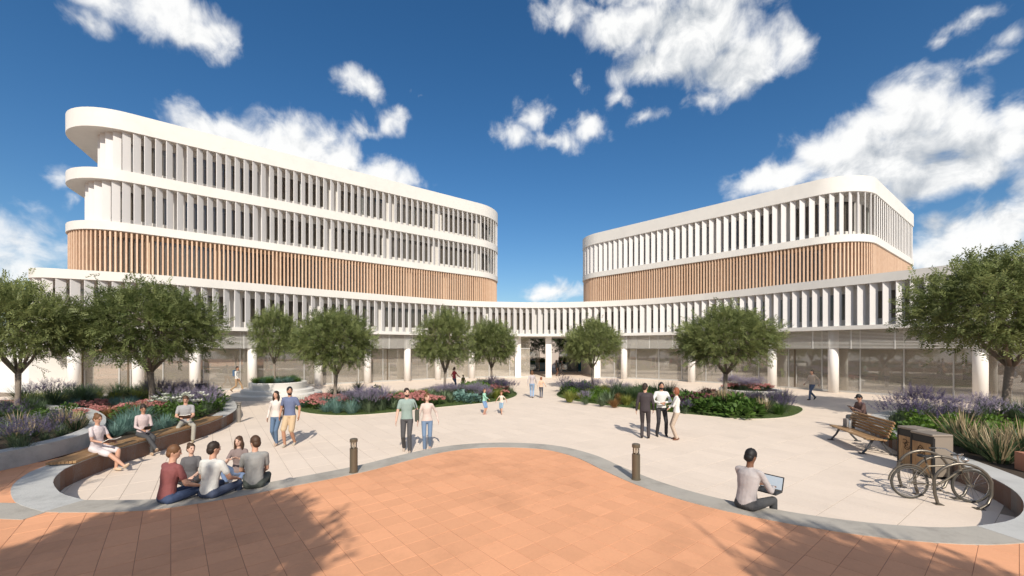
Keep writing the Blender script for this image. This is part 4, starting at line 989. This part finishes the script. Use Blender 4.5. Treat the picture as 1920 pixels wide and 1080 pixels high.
# ================================================================ people
def cm(col, rough=.8): return mat('cloth_%02x%02x%02x' % tuple(int(c*255) for c in col), col, rough, .16, 14, .5, 16)
def skm(col): return mat('skin_%02x%02x%02x' % tuple(int(c*255) for c in col), col, .55, .05, 20)
SK = [(.52,.29,.20), (.42,.22,.14), (.17,.08,.045), (.58,.36,.27)]
HAIR = [(.025,.015,.010), (.06,.03,.015), (.13,.06,.025), (.008,.007,.007), (.22,.07,.03)]
def ik(a, t, l1, l2, pole):
    d = t - a; L = max(.05, min(d.length, l1 + l2 - .003)); dn = d.normalized(); x = (l1*l1 - l2*l2 + L*L)/(2*L); h = math.sqrt(max(0, l1*l1 - x*x))
    p = Vector(pole); p = p - dn*p.dot(dn); p = p.normalized() if p.length > 1e-5 else dn.orthogonal().normalized()
    return a + dn*x + p*h, a + dn*L
PEND = []
def person(label, x, y, z, face, H=1.75, sex='m', top=(.5,.5,.5), tst='tee', bot=(.1,.1,.1), bst='long', shoe=(.05,.04,.035), skin=0, hair=1, hst='short', pose='stand', beard=False, head=(0, 0), vox=.0125, hip=None, lean=0, ank=None, wr=None, kpole=None, epole=None, yaw=0, seat=.45):
    s = H/1.75; fa = math.atan2(-face[0], face[1])
    o = empty('person', (x, y, z), fa, label, 'person'); f = sex == 'f'
    skin_m, top_m, bot_m, shoe_m = skm(SK[skin]), cm(top), cm(bot), cm(shoe); mats = [skin_m, top_m, bot_m, shoe_m]
    sw, hw = (.150, .092) if f else (.178, .088)
    q = seat/s
    if pose == 'stand': hp, an, wri = (0,0,.925), [(-.10,0,.08),(.10,.02,.08)], [(-.27,.05,.87),(.27,.05,.87)]
    elif pose == 'walk': hp, an, wri = (0,0,.905), [(-.085,.27,.085),(.085,-.27,.15)], [(-.26,-.17,.91),(.26,.24,.93)]
    elif pose == 'walk2': hp, an, wri = (0,0,.905), [(-.085,-.27,.15),(.085,.27,.085)], [(-.26,.24,.93),(.26,-.17,.91)]
    elif pose == 'sit': hp, an, wri = (0,0,q+.10), [(-.12,.45,.08),(.12,.47,.08)], [(-.10,.30,q+.24),(.10,.30,q+.24)]
    elif pose == 'ground': hp, an, wri = (0,0,.11), [(.10,.36,.07),(-.10,.30,.07)], [(-.10,.30,.30),(.10,.28,.32)]
    hp = Vector(hip or hp); an = [Vector(a) for a in (ank or an)]; wri = [Vector(a) for a in (wr or wri)]
    la = R(lean); sd = Vector((0, math.sin(la), math.cos(la))); fw = Vector((0, math.cos(la), -math.sin(la)))
    Wst, Ch, Nk = hp + sd*.17, hp + sd*.36, hp + sd*.535
    kp = kpole or ([(0,1,.15)]*2 if pose in ('stand','walk','walk2') else [(-.15,.3,1),(.15,.3,1)] if pose == 'sit' else [(-1,.5,.75),(1,.5,.75)])
    ep = epole or [(-.5,-1,-.25),(.5,-1,-.25)]
    mb = MB(); pr = []
    def cap(a, b, ra, rb, m, seg=10, cls=True):
        a, b = Vector(a), Vector(b); d = b - a; L = d.length; dn = d/L if L > 1e-6 else Vector((0,0,1)); pts = []; rs = []
        for t in (-.95, -.6): pts.append(a + dn*ra*t); rs.append(ra*math.sqrt(1 - t*t))
        pts += [a, b]; rs += [ra, rb]
        for t in (.6, .95): pts.append(b + dn*rb*t); rs.append(rb*math.sqrt(1 - t*t))
        mb.tube(pts, rs, seg)
        if cls: pr.append((a, b, ra, rb, m))
    def loft(rows, seg=16):
        vs = []
        for c, rx, ry in rows:
            for k in range(seg): t = 2*math.pi*k/seg; vs.append(Vector(c) + Vector((math.cos(t)*rx, 0, 0)) + fw*(math.sin(t)*ry))
        n = len(rows); fs = [(i*seg+k, i*seg+(k+1) % seg, (i+1)*seg+(k+1) % seg, (i+1)*seg+k) for i in range(n-1) for k in range(seg)]
        mb.add(vs, fs + [tuple(range(seg-1,-1,-1)), tuple(range((n-1)*seg, n*seg))])
    jk = tst == 'jacket'; ex = .012 if jk else 0
    if f: loft([(hp - sd*.10,.09,.06),(hp - sd*.05,.155,.105),(hp + sd*.02,.165,.112),(hp + sd*.10,.142,.098),(Wst + sd*.03,.122,.088),(Ch - sd*.06,.135,.108),(Ch + sd*.02,.145,.118),(Ch + sd*.10,.15,.092),(Nk - sd*.03,.10,.062),(Nk,.055,.052)])
    else: loft([(hp - sd*.10,.09,.06),(hp - sd*.05,.150+ex,.108+ex),(hp + sd*.02,.155+ex,.112+ex),(hp + sd*.10,.148+ex,.105+ex),(Wst + sd*.03,.145+ex,.103+ex),(Ch - sd*.04,.165+ex,.116+ex),(Ch + sd*.06,.178+ex,.118+ex),(Ch + sd*.12,.165,.095),(Nk - sd*.03,.105,.066),(Nk,.06,.056)])
    pr.append((hp + Vector((-.07,0,-.05)), hp + Vector((.07,0,-.05)), .12, .12, 1 if jk else 2))
    pr.append((hp + sd*(.03 if not jk else -.02), Wst, .13, .13, 1)); pr.append((Ch + Vector((-.07,0,0)), Ch + Vector((.07,0,0)), .13, .13, 1)); pr.append((Ch + sd*.10 + Vector((-.1,0,0)), Ch + sd*.10 + Vector((.1,0,0)), .09, .09, 1))
    # legs
    for i, sg in enumerate((-1, 1)):
        a = hp + Vector((sg*hw, 0, -.03)); kn, ankle = ik(a, an[i], .44, .425, kp[i])
        th = .085 if f else .088
        if bst == 'long':
            cap(a, kn, th, .062, 2); cap(kn, ankle + (kn - ankle)*.02, .060, .047 if f else .055, 2)
        elif bst == 'shorts':
            cap(a, a.lerp(kn, .92), th + .004, .082, 2); cap(a.lerp(kn, .9), kn, .055, .052, 0); cap(kn, kn.lerp(ankle, .35), .052, .056, 0); cap(kn.lerp(ankle, .35), ankle, .056, .036, 0)
        else:
            cap(a, a.lerp(kn, .85), th + .01, .08, 2); cap(a.lerp(kn, .85), kn, .055, .05, 0); cap(kn, kn.lerp(ankle, .35), .05, .053, 0); cap(kn.lerp(ankle, .35), ankle, .053, .034, 0)
        sh = (ankle - kn).normalized(); fwd = Vector((0,1,0)); fwd = fwd - sh*fwd.dot(sh)*(.85 if abs(sh.z) < .98 else 0); fwd.z -= .05; fwd.normalize()
        heel = ankle + sh*.035 - fwd*.035; toe = heel + fwd*.20*(.93 if f else 1); bllm = heel + fwd*.13
        cap(heel, bllm, .036, .040, 3, 8); cap(bllm, toe, .038, .024, 3, 8); cap(ankle, heel + fwd*.03, .036, .036, 3 if bst == 'long' else 0, 8)
    # arms and hands
    for i, sg in enumerate((-1, 1)):
        sh_ = Ch + sd*.115 + Vector((sg*(sw - .005), 0, 0)); el, wrp = ik(sh_, wri[i], .29, .255, ep[i]); fat = 1.0 if not f else .84
        if tst == 'tee':
            m_ = sh_.lerp(el, .62); cap(sh_, m_, .052*fat, .054*fat, 1); cap(sh_.lerp(el, .55), el, .043*fat, .040*fat, 0); cap(el, wrp, .040*fat, .027*fat, 0)
        else:
            cap(sh_, el, .052*fat + ex*.6, .047*fat + ex*.6, 1); cap(el, el.lerp(wrp, .93), .046*fat + ex*.5, .034*fat + ex*.3, 1); cap(el.lerp(wrp, .9), wrp, .027*fat, .026*fat, 0)
        h = (wrp - el).normalized(); n = Vector((-sg, 0, 0)) if abs(h.z) > .6 else Vector((0, 0, -1)); n = (n - h*n.dot(h)).normalized(); lat = h.cross(n)
        if lat.y + lat.z*.2 < 0 and abs(h.z) > .6: lat = -lat
        if abs(h.z) <= .6: lat = Vector((-sg, 0, 0)); lat = (lat - h*lat.dot(h)).normalized()
        pc = wrp + h*.03
        for k in (-1, 0, 1): cap(pc + lat*.022*k - h*.01, pc + lat*.024*k + h*.045, .015, .014, 0, 7)
        for k, L in zip((-1.5, -.5, .5, 1.5), (.030, .038, .041, .036)):
            b0 = pc + lat*.0195*k + h*.048; b1 = b0 + h*L + n*.010; b2 = b1 + (h*.75 + n*.65).normalized()*L*.8
            cap(b0, b1, .0095, .009, 0, 6); cap(b1, b2, .009, .0075, 0, 6)
        t0 = pc + lat*.03; t1 = t0 + (lat*.75 + h*.75 + n*.3).normalized()*.038; cap(t0 - h*.012, t1, .012, .010, 0, 6); cap(t1, t1 + (h*.9 + n*.35).normalized()*.028, .010, .008, 0, 6)
    for sg in (-1, 1): cap(Nk - sd*.045 + Vector((sg*.04,-.01,0)), Ch + sd*.125 + Vector((sg*(sw - .02), -.005, 0)), .05 if not f else .04, .05 if not f else .042, 1)
    # neck and head
    hm = Matrix.Rotation(R(head[0]), 3, 'Z') @ Matrix.Rotation(R(head[1]) - la*.5, 3, 'X')
    hc = Nk + sd*.06 + Vector((0, .015, .115)); cap(Nk - sd*.05, hc - Vector((0,.01,.06)), .056 if not f else .048, .05 if not f else .044, 0)
    P = lambda a, b, c: hc + hm @ Vector((a, b, c))
    k_ = .96 if f else 1.0
    mb.ell(hc, (.074*k_,.094*k_,.116*k_), 16, 12, M=hm); pr.append((P(0,-.01,.03), P(0,.01,-.02), .085, .08, 0))
    mb.ell(P(0,.022,-.062), (.054*k_,.066*k_,.058*k_), 12, 8, M=hm); pr.append((P(0,.02,-.06), P(0,.03,-.065), .06, .06, 0))
    cap(P(0,.086,.012), P(0,.104,-.026), .009, .013, 0, 6)
    for sg in (-1, 1): mb.ell(P(sg*.074*k_,-.008,-.008), (.010,.018,.028), 8, 6, M=hm)
    if tst == 'dress': pass
    me = mb.mesh('body', mats)
    bo = put('body', me, o, sc=(s, s, s)); md = bo.modifiers.new('remesh', 'REMESH'); md.mode = 'VOXEL'; md.voxel_size = vox
    PEND.append((bo, pr, np.array(hp), np.array(sd), -.10 if jk else (.0 if tst != 'tuck' else .1), pose in ('stand','walk','walk2')))
    # hair
    hb_ = MB(); rg = np.random.default_rng(len(PEND))
    hb_.ell(P(0,-.013,.024), (.0815*k_,.0955*k_,.106*k_), 20, 14, M=hm)
    if hst != 'bald':
        hb_.ell(P(0,-.045,-.025), (.075*k_,.062*k_,.075*k_), 14, 10, M=hm)
    if hst == 'long':
        hb_.ell(P(0,-.055,-.11), (.09,.055,.15), 14, 10, M=hm)
        for sg in (-1, 1): hb_.ell(P(sg*.078,.002,-.10), (.026,.048,.15), 10, 10, M=hm)
    if hst == 'bob':
        for sg in (-1, 1): hb_.ell(P(sg*.070,-.005,-.03), (.026,.065,.085), 10, 10, M=hm)
        hb_.ell(P(0,-.05,-.05), (.085,.055,.085), 14, 10, M=hm)
    if hst == 'pony': hb_.tube([P(0,-.09,.02), P(0,-.135,-.02), P(0,-.135,-.10), P(0,-.12,-.19)], [.022,.03,.028,.008], 8)
    if hst == 'bun': hb_.ell(P(0,-.085,.085), (.042,.04,.04), 12, 8, M=hm)
    if hst == 'cap': hb_.ell(P(0,.07,.05), (.065,.085,.012), 12, 6, M=hm)
    hb_.v = [tuple(Vector(v) + Vector(rg.normal(size=3))*.0022) for v in hb_.v]
    ho = hb_.build('hair', mat('hair_%d' % hair, HAIR[hair], .6, .3, 60), o, True); ho.scale = (s, s, s)
    if beard: 
        b2 = MB().ell(P(0,.024,-.072), (.059,.067,.054), 14, 8, M=hm).build('beard', mat('hair_%d' % hair, HAIR[hair]), o, True); b2.scale = (s, s, s)
    ey = mat('eye_dark', (.02,.014,.01), .3)
    for sg in (-1, 1):
        e = MB().ell(P(sg*.030,.084*k_,.010), (.0115,.008,.0065), 8, 6, M=hm).build('eye', ey, o, True); e.scale = (s, s, s)
        e = MB().ell(P(sg*.031,.085*k_,.030), (.018,.006,.004), 8, 6, M=hm).build('eyebrow', mat('hair_%d' % hair, HAIR[hair]), o, True); e.scale = (s, s, s)
    mo_ = MB().ell(P(0,.087*k_,-.062), (.020,.007,.006), 8, 6, M=hm).build('mouth', mat('lips', (.30,.11,.09), .5), o, True); mo_.scale = (s, s, s)
    def wp_(v):
        v = Vector(v)*s; c_, s_ = math.cos(fa), math.sin(fa); return Vector((x + v.x*c_ - v.y*s_, y + v.x*s_ + v.y*c_, z + v.z))
    return o, wp_, fa
def finish_people():
    bpy.context.view_layer.update(); dg = bpy.context.evaluated_depsgraph_get()
    done = [(bo, pr, bpy.data.meshes.new_from_object(bo.evaluated_get(dg))) for bo, pr, *_ in PEND]
    for (bo, pr, me), (_, _, hp_, sd_, hem, up_) in zip(done, PEND):
        mats = list(bo.data.materials); bo.modifiers.clear(); bo.data = me; me.materials.clear()
        for m in mats: me.materials.append(m)
        n = len(me.vertices); co = np.empty(n*3); me.vertices.foreach_get('co', co); co = co.reshape(-1, 3)
        # light relaxation of voxel steps
        ne = len(me.edges); ed = np.empty(ne*2, int); me.edges.foreach_get('vertices', ed); ed = ed.reshape(-1, 2)
        for _ in range(2):
            acc = np.zeros_like(co); cnt = np.zeros(n); np.add.at(acc, ed[:,0], co[ed[:,1]]); np.add.at(acc, ed[:,1], co[ed[:,0]]); np.add.at(cnt, ed[:,0], 1); np.add.at(cnt, ed[:,1], 1)
            co = co*.6 + .4*acc/np.maximum(cnt, 1)[:,None]
        me.vertices.foreach_set('co', co.ravel())
        nf = len(me.polygons); ce = np.empty(nf*3); me.update(); me.polygons.foreach_get('center', ce); ce = ce.reshape(-1, 3)
        best = np.full(nf, 1e9); idx = np.zeros(nf, int); tors = np.zeros(nf, bool)
        for k_, (a, b, ra, rb, m) in enumerate(pr):
            a, b = np.array(a), np.array(b); ab = b - a; t = np.clip(((ce - a) @ ab)/max(1e-9, ab @ ab), 0, 1); d = np.linalg.norm(ce - a - t[:,None]*ab, axis=1) - (ra + (rb - ra)*t)
            w_ = d < best; best[w_] = d[w_]; idx[w_] = m; tors[w_] = k_ < 4 or (m == 2 and up_ and a[2] > .8)
        if up_:                                   # level hem line on standing figures
            hgt = (ce - hp_) @ sd_; tor = tors; idx[tor & (hgt > hem)] = 1; idx[tor & (hgt <= hem)] = 2
        me.polygons.foreach_set('material_index', idx.astype(np.int32)); me.shade_smooth(); me.update()

GY, KZ = .022, .43
# --- on the timber bench
_, w1, f1 = person('woman in pale dress reading an open book on the timber bench end', -10.02, 10.05, GY, (1,-.12), 1.68, 'f', (.58,.50,.50), 'tee', (.60,.54,.54), 'skirt', (.55,.42,.30), 0, 2, 'bun', 'sit', head=(0,-22), seat=.50, ank=[(-.10,.42,.09),(-.04,.72,.16)], wr=[(-.12,.33,.76),(.12,.33,.76)], vox=.0115)
_, w2, f2 = person('seated woman in pale pink top and grey trousers holding a tablet', -10.42, 11.75, GY, (.9,-.62), 1.68, 'f', (.50,.40,.39), 'long', (.055,.055,.058), 'long', (.45,.32,.22), 1, 0, 'bun', 'sit', head=(0,-25), seat=.50, ank=[(-.08,.44,.09),(-.12,.68,.20)], wr=[(-.08,.30,.78),(.10,.30,.76)], vox=.0115)
_, w3, f3 = person('seated man in grey shirt and light trousers reading behind the lilies', -10.55, 13.45, GY, (.62,-.8), 1.78, 'm', (.30,.29,.29), 'tee', (.34,.32,.27), 'long', (.30,.24,.16), 0, 1, 'short', 'sit', head=(-10,-25), seat=.50, ank=[(-.18,.44,.08),(.16,.50,.08)], wr=[(-.10,.32,.74),(.14,.32,.78)], vox=.012)
# --- group of five round the kerb
_, w4, f4 = person('man in maroon tee shirt sitting on the kerb seen from behind', -5.75, 6.92, GY, (.35,1), 1.78, 'm', (.20,.062,.060), 'tee', (.04,.06,.12), 'long', (.06,.05,.05), 0, 2, 'short', 'sit', head=(-45,-5), lean=10, seat=.41, ank=[(-.08,.36,.09),(.14,.46,.09)], wr=[(-.14,.40,.64),(.22,.36,.60)], vox=.0105)
_, w5, f5 = person('woman in charcoal v-neck tee with tied hair facing the group', -6.9, 8.95, GY, (.45,-1), 1.66, 'f', (.10,.095,.10), 'tee', (.03,.03,.035), 'long', (.05,.05,.05), 3, 1, 'bun', 'ground', head=(38,-2), vox=.011, hip=(0,0,.16))
_, w6, f6 = person('man in white tee shirt sitting on the kerb seen from behind', -5.22, 7.16, GY, (.10,1), 1.78, 'm', (.56,.55,.52), 'tee', (.05,.065,.11), 'long', (.05,.05,.05), 0, 0, 'short', 'sit', head=(-25,-4), lean=9, seat=.41, ank=[(-.10,.40,.09),(.18,.42,.09)], wr=[(-.20,.36,.60),(.20,.38,.62)], vox=.0105)
_, w7, f7 = person('woman with long brown hair and open hands facing the group', -6.2, 9.45, GY, (.25,-1), 1.68, 'f', (.20,.15,.14), 'tee', (.12,.17,.28), 'long', (.05,.05,.05), 3, 1, 'long', 'ground', head=(-8,-4), vox=.011, hip=(0,0,.20), ank=[(-.14,.40,.08),(.12,.42,.08)], kpole=[(-.6,.3,1),(.6,.3,1)], wr=[(-.10,.34,.58),(.08,.36,.56)])
_, w8, f8 = person('man in grey tee shirt and olive trousers sitting on the kerb end', -4.75, 7.66, GY, (-.45,1), 1.78, 'm', (.25,.245,.235), 'tee', (.075,.085,.075), 'long', (.05,.05,.05), 0, 1, 'short', 'sit', head=(40,-4), lean=12, seat=.41, ank=[(-.14,.40,.09),(.12,.36,.09)], wr=[(-.16,.42,.60),(.10,.40,.58)], vox=.0105)
# --- couples walking
_, w9, f9 = person('walking woman in white top, pale cardigan and jeans with shoulder bag', -7.28, 12.85, GY, (.12,-1), 1.68, 'f', (.60,.54,.50), 'long', (.09,.14,.22), 'long', (.42,.30,.22), 0, 0, 'long', 'walk', head=(-6,0), ank=[(-.07,.14,.085),(.07,-.12,.10)], wr=[(-.30,.02,.88),(.27,-.02,.87)], vox=.012)
_, w10, f10 = person('walking man in blue v-neck tee and beige shorts', -6.78, 12.7, GY, (.10,-1), 1.82, 'm', (.12,.145,.24), 'tee', (.48,.35,.22), 'shorts', (.40,.34,.27), 1, 3, 'short', 'walk2', True, head=(30,0), ank=[(-.09,-.10,.10),(.09,.13,.085)], wr=[(-.27,.05,.87),(.29,-.02,.87)], vox=.012)
_, w11, f11 = person('walking man in sage tee and dark jeans with strap bag by the kerb', -3.02, 11.95, GY, (.15,-1), 1.85, 'm', (.25,.32,.29), 'tee', (.065,.062,.065), 'long', (.40,.32,.26), 3, 0, 'short', 'walk', True, head=(20,0), ank=[(-.09,.18,.085),(.09,-.14,.11)], wr=[(-.29,.02,.87),(.27,.10,.86)], vox=.012)
_, w12, f12 = person('walking woman in pale pink long sleeved top and jeans by the kerb', -2.48, 12.15, GY, (.2,-1), 1.68, 'f', (.56,.45,.40), 'long', (.14,.20,.30), 'long', (.40,.28,.22), 3, 2, 'pony', 'walk2', head=(35,-4), ank=[(-.08,-.14,.11),(.08,.12,.085)], wr=[(-.33,-.02,.90),(.27,.10,.87)], vox=.012)
# --- children and others in the plaza
person('child in mint shirt and blue shorts pointing beside the left flower bed', -1.25, 18.75, GY, (.85,-.5), 1.15, 'f', (.28,.50,.38), 'long', (.16,.26,.42), 'shorts', (.40,.22,.18), 0, 2, 'short', 'stand', wr=[(-.25,.02,.88),(.16,.46,1.10)], vox=.014)
person('smaller child in pale shirt toddling with arms spread beside the left flower bed', -.48, 18.85, GY, (-.2,-1), 1.02, 'f', (.62,.50,.42), 'tee', (.22,.32,.42), 'shorts', (.40,.24,.18), 0, 4, 'bob', 'walk', wr=[(-.42,.05,.98),(.42,.05,.98)], vox=.014)
person('woman in red top and jeans behind the left flower bed', -4.05, 29.2, GY, (.6,.7), 1.68, 'f', (.50,.06,.07), 'long', (.06,.09,.17), 'long', (.05,.05,.05), 0, 1, 'pony', 'walk', wr=[(-.22,.10,.90),(.20,.34,1.0)], vox=.016)
person('child in olive top beside the woman in red', -3.45, 29.4, GY, (-.5,.6), 1.1, 'm', (.20,.16,.06), 'long', (.14,.11,.05), 'long', (.05,.05,.05), 1, 0, 'short', 'stand', vox=.016)
person('adult in grey jumper and jeans walking away towards the archway', 1.20, 24.95, GY, (.05,1), 1.66, 'f', (.42,.37,.37), 'long', (.22,.32,.48), 'long', (.30,.20,.15), 0, 2, 'bob', 'walk', ank=[(-.07,.08,.085),(.07,-.06,.09)], vox=.015)
person('child in peach top walking away beside the adult towards the archway', 1.74, 24.9, GY, (.15,1), 1.28, 'f', (.62,.40,.28), 'long', (.06,.07,.10), 'long', (.25,.12,.08), 0, 4, 'bob', 'walk2', ank=[(-.07,.06,.085),(.07,.10,.085)], wr=[(-.27,.0,.87),(.38,.06,.94)], vox=.015)
_, w19, f19 = person('man in white shirt and tan trousers striding past the left entrance', -18.7, 28.3, GY, (1,.05), 1.76, 'm', (.60,.58,.55), 'long', (.32,.21,.12), 'long', (.05,.04,.03), 1, 0, 'short', 'walk', ank=[(-.08,.36,.09),(.08,-.34,.17)], vox=.015)
person('man in dark suit standing with his back to us', 4.40, 13.75, GY, (.35,.9), 1.82, 'm', (.045,.035,.038), 'jacket', (.045,.036,.038), 'long', (.03,.02,.018), 0, 0, 'short', 'stand', head=(-25,0), wr=[(-.27,.06,.87),(.24,.12,.90)], vox=.012)
person('bearded man in white shirt and black trousers facing us with folded hands', 5.08, 14.15, GY, (-.12,-1), 1.82, 'm', (.60,.59,.57), 'long', (.025,.024,.027), 'long', (.03,.025,.02), 1, 3, 'short', 'stand', True, wr=[(-.06,.24,1.12),(.08,.22,1.10)], epole=[(-1,-.4,-.3),(1,-.4,-.3)], ank=[(-.15,0,.08),(.15,.04,.08)], vox=.012)
person('red haired woman in white blouse and beige trousers with folded arms', 5.36, 13.55, GY, (-1,.25), 1.70, 'f', (.64,.61,.58), 'long', (.46,.36,.28), 'long', (.16,.07,.04), 0, 4, 'bob', 'stand', wr=[(.10,.22,1.12),(-.06,.25,1.06)], epole=[(-1,-.2,-.5),(1,-.2,-.5)], vox=.012)
_, w23, f23 = person('man in pale grey jumper with laptop sitting on the kerb at right', 3.74, 6.66, GY, (.85,.53), 1.80, 'm', (.40,.365,.36), 'long', (.055,.058,.058), 'long', (.05,.04,.03), 2, 3, 'short', 'sit', head=(-6,-16), lean=13, seat=.41, ank=[(-.06,.42,.09),(.18,.48,.09)], wr=[(-.04,.44,.70),(.18,.46,.70)], vox=.0105)
person('man in beige jumper and jeans walking past the right columns', 17.25, 23.9, GY, (-1,-.25), 1.76, 'm', (.58,.46,.36), 'long', (.10,.13,.20), 'long', (.03,.025,.02), 0, 0, 'short', 'walk', head=(-25,0), ank=[(-.08,.28,.09),(.08,-.30,.16)], vox=.015)
_, w25, f25 = person('hunched person in brown top and cap sitting on the wall behind the bench', 12.72, 15.05, GY, (-1,.08), 1.74, 'm', (.12,.07,.06), 'long', (.04,.045,.05), 'long', (.04,.03,.03), 1, 3, 'cap', 'sit', head=(0,-25), lean=14, seat=.41, wr=[(-.08,.40,.82),(.08,.40,.82)], vox=.013)
person('person in dark red top lounging on a bean bag behind the glass', -27.15, 29.05, .38, (.4,-1), 1.72, 'm', (.17,.04,.045), 'long', (.05,.06,.09), 'long', (.1,.1,.1), 0, 0, 'short', 'sit', lean=-12, seat=.26, vox=.016)
person('left of two dark dressed people under the archway', 4.75, 44.6, GY, (1,.1), 1.72, 'f', (.03,.02,.015), 'jacket', (.10,.05,.03), 'skirt', (.03,.02,.02), 2, 3, 'long', 'stand', vox=.018)
person('right of two dark dressed people under the archway', 5.35, 44.7, GY, (-1,-.1), 1.70, 'f', (.035,.025,.02), 'jacket', (.03,.025,.025), 'long', (.03,.02,.02), 2, 3, 'long', 'walk', vox=.018)

# --- things people hold
M_PAPER = mat('paper', (.70,.68,.62), .8); M_COVER = mat('book_cover', (.10,.05,.035), .6)
def book(p, fa, label, name='open_book', cover=M_COVER, tilt=25, sx_=1):
    o = empty(name, p, fa, label, 'book'); M_ = Matrix.Rotation(R(tilt), 4, 'X')
    for sg in (-1, 1):
        m2 = M_ @ Matrix.Rotation(R(-10*sg), 4, 'Y')
        MB().box((sg*.075*sx_, 0, .0), (.15*sx_,.21,.008), M=m2).build('cover', cover, o); MB().box((sg*.073*sx_, 0, .013), (.14*sx_,.20,.014), M=m2).build('pages', M_PAPER, o)
book(w1((0,.42,.79)), f1, 'open book in the hands of the woman on the bench end')
book(w3((.02,.42,.80)), f3, 'open book held by the seated man in grey', tilt=35)
tb2 = MB().box((0,0,0), (.17,.24,.010), M=Matrix.Rotation(R(30), 4, 'X')).build('tablet', mat('tablet_black', (.03,.022,.018), .3), None, loc=w2((0,.40,.80)), rz=f2); tag(tb2, 'dark tablet held by the seated woman in pink', 'tablet')
ph = MB().box((0,0,0), (.16,.11,.012), M=Matrix.Rotation(R(40), 4, 'X')).build('handheld_tablet', mat('tablet_brown', (.10,.05,.03), .4), None, loc=w25((0,.47,.86)), rz=f25); tag(ph, 'small brown handheld tablet of the person behind the bench', 'tablet')
lp_ = empty('laptop', w23((.10,.46,.615)), f23 + R(4), 'open laptop with bright screen on the lap of the kerb sitter', 'laptop')
MB().box((0,0,.009), (.34,.24,.018)).build('keyboard_base', mat('laptop_dark', (.03,.03,.032), .4, metal=.3), lp_)
ML = Matrix.Rotation(R(-18), 4, 'X')
def tl_(d, c, nm, m): return MB().add([tuple((ML @ Vector((sx_*d[0]/2, sy_*d[1]/2, c[2] + sz_*d[2]/2))) + Vector((0,.118 + c[1],.018))) for sz_ in (-1,1) for sx_, sy_ in ((-1,-1),(1,-1),(1,1),(-1,1))], [(3,2,1,0),(4,5,6,7),(0,1,5,4),(1,2,6,5),(2,3,7,6),(3,0,4,7)]).build(nm, m, lp_)
tl_((.34,.010,.225), (0,.004,.113), 'screen_lid', MAT['laptop_dark'])
scm = bpy.data.materials.new('laptop_screen'); scm.use_nodes = True; t_ = scm.node_tree; b_ = t_.nodes['Principled BSDF']; gr = t_.nodes.new('ShaderNodeTexNoise'); gr.inputs['Scale'].default_value = 9
rp_ = t_.nodes.new('ShaderNodeMix'); rp_.data_type = 'RGBA'; rp_.inputs[6].default_value = (.55,.68,.75,1); rp_.inputs[7].default_value = (.8,.78,.82,1); t_.links.new(gr.outputs['Fac'], rp_.inputs[0])
t_.links.new(rp_.outputs[2], b_.inputs['Emission Color']); b_.inputs['Emission Strength'].default_value = .55; b_.inputs['Base Color'].default_value = (.1,.12,.14,1); b_.inputs['Roughness'].default_value = .2
tl_((.312,.004,.196), (0,-.004,.113), 'screen', scm)
def sbag(p, fa, label, col, w_, h_, strap):
    o = empty('shoulder_bag', p, fa, label, 'bag')
    b = MB().prism([(-.05,-w_/2),(.05,-w_/2),(.06,w_/2),(-.06,w_/2)], 0, h_); bo = b.build('bag_body', cm(col), o); mo = bo.modifiers.new('bevel', 'BEVEL'); mo.width = .03; mo.segments = 3
    MB().tube([Vector(q) - Vector(p) if False else Vector(q) for q in strap], .013, 6).build('strap', cm((.03,.025,.025)), o)
sbag(w9((-.30,-.02,.78)), f9, 'dark brown shoulder bag of the woman in white', (.05,.028,.022), .34, .36, [(0,-.14,.34),(.08,-.06,.62),(.13,0,.70),(.09,.07,.60),(0,.14,.34)])
sbag(w11((-.27,-.06,.82)), f11, 'olive strap bag of the man in the sage tee', (.06,.065,.05), .26, .34, [(0,-.1,.32),(.08,-.04,.58),(.13,.02,.70),(.08,.09,.58),(0,.12,.32)])
bp_ = empty('backpack', w19((0,-.17,1.08)), f19, 'blue backpack of the man striding past the left entrance', 'bag')
bo = MB().box((0,0,.2), (.28,.14,.42)).build('bag_body', cm((.05,.10,.18)), bp_); mo = bo.modifiers.new('bevel', 'BEVEL'); mo.width = .04; mo.segments = 3
for sg in (-1, 1): MB().tube([(sg*.1,.06,.38),(sg*.12,.20,.42),(sg*.12,.30,.28),(sg*.13,.16,.08)], .015, 6).build('strap', cm((.03,.03,.035)), bp_)
finish_people()
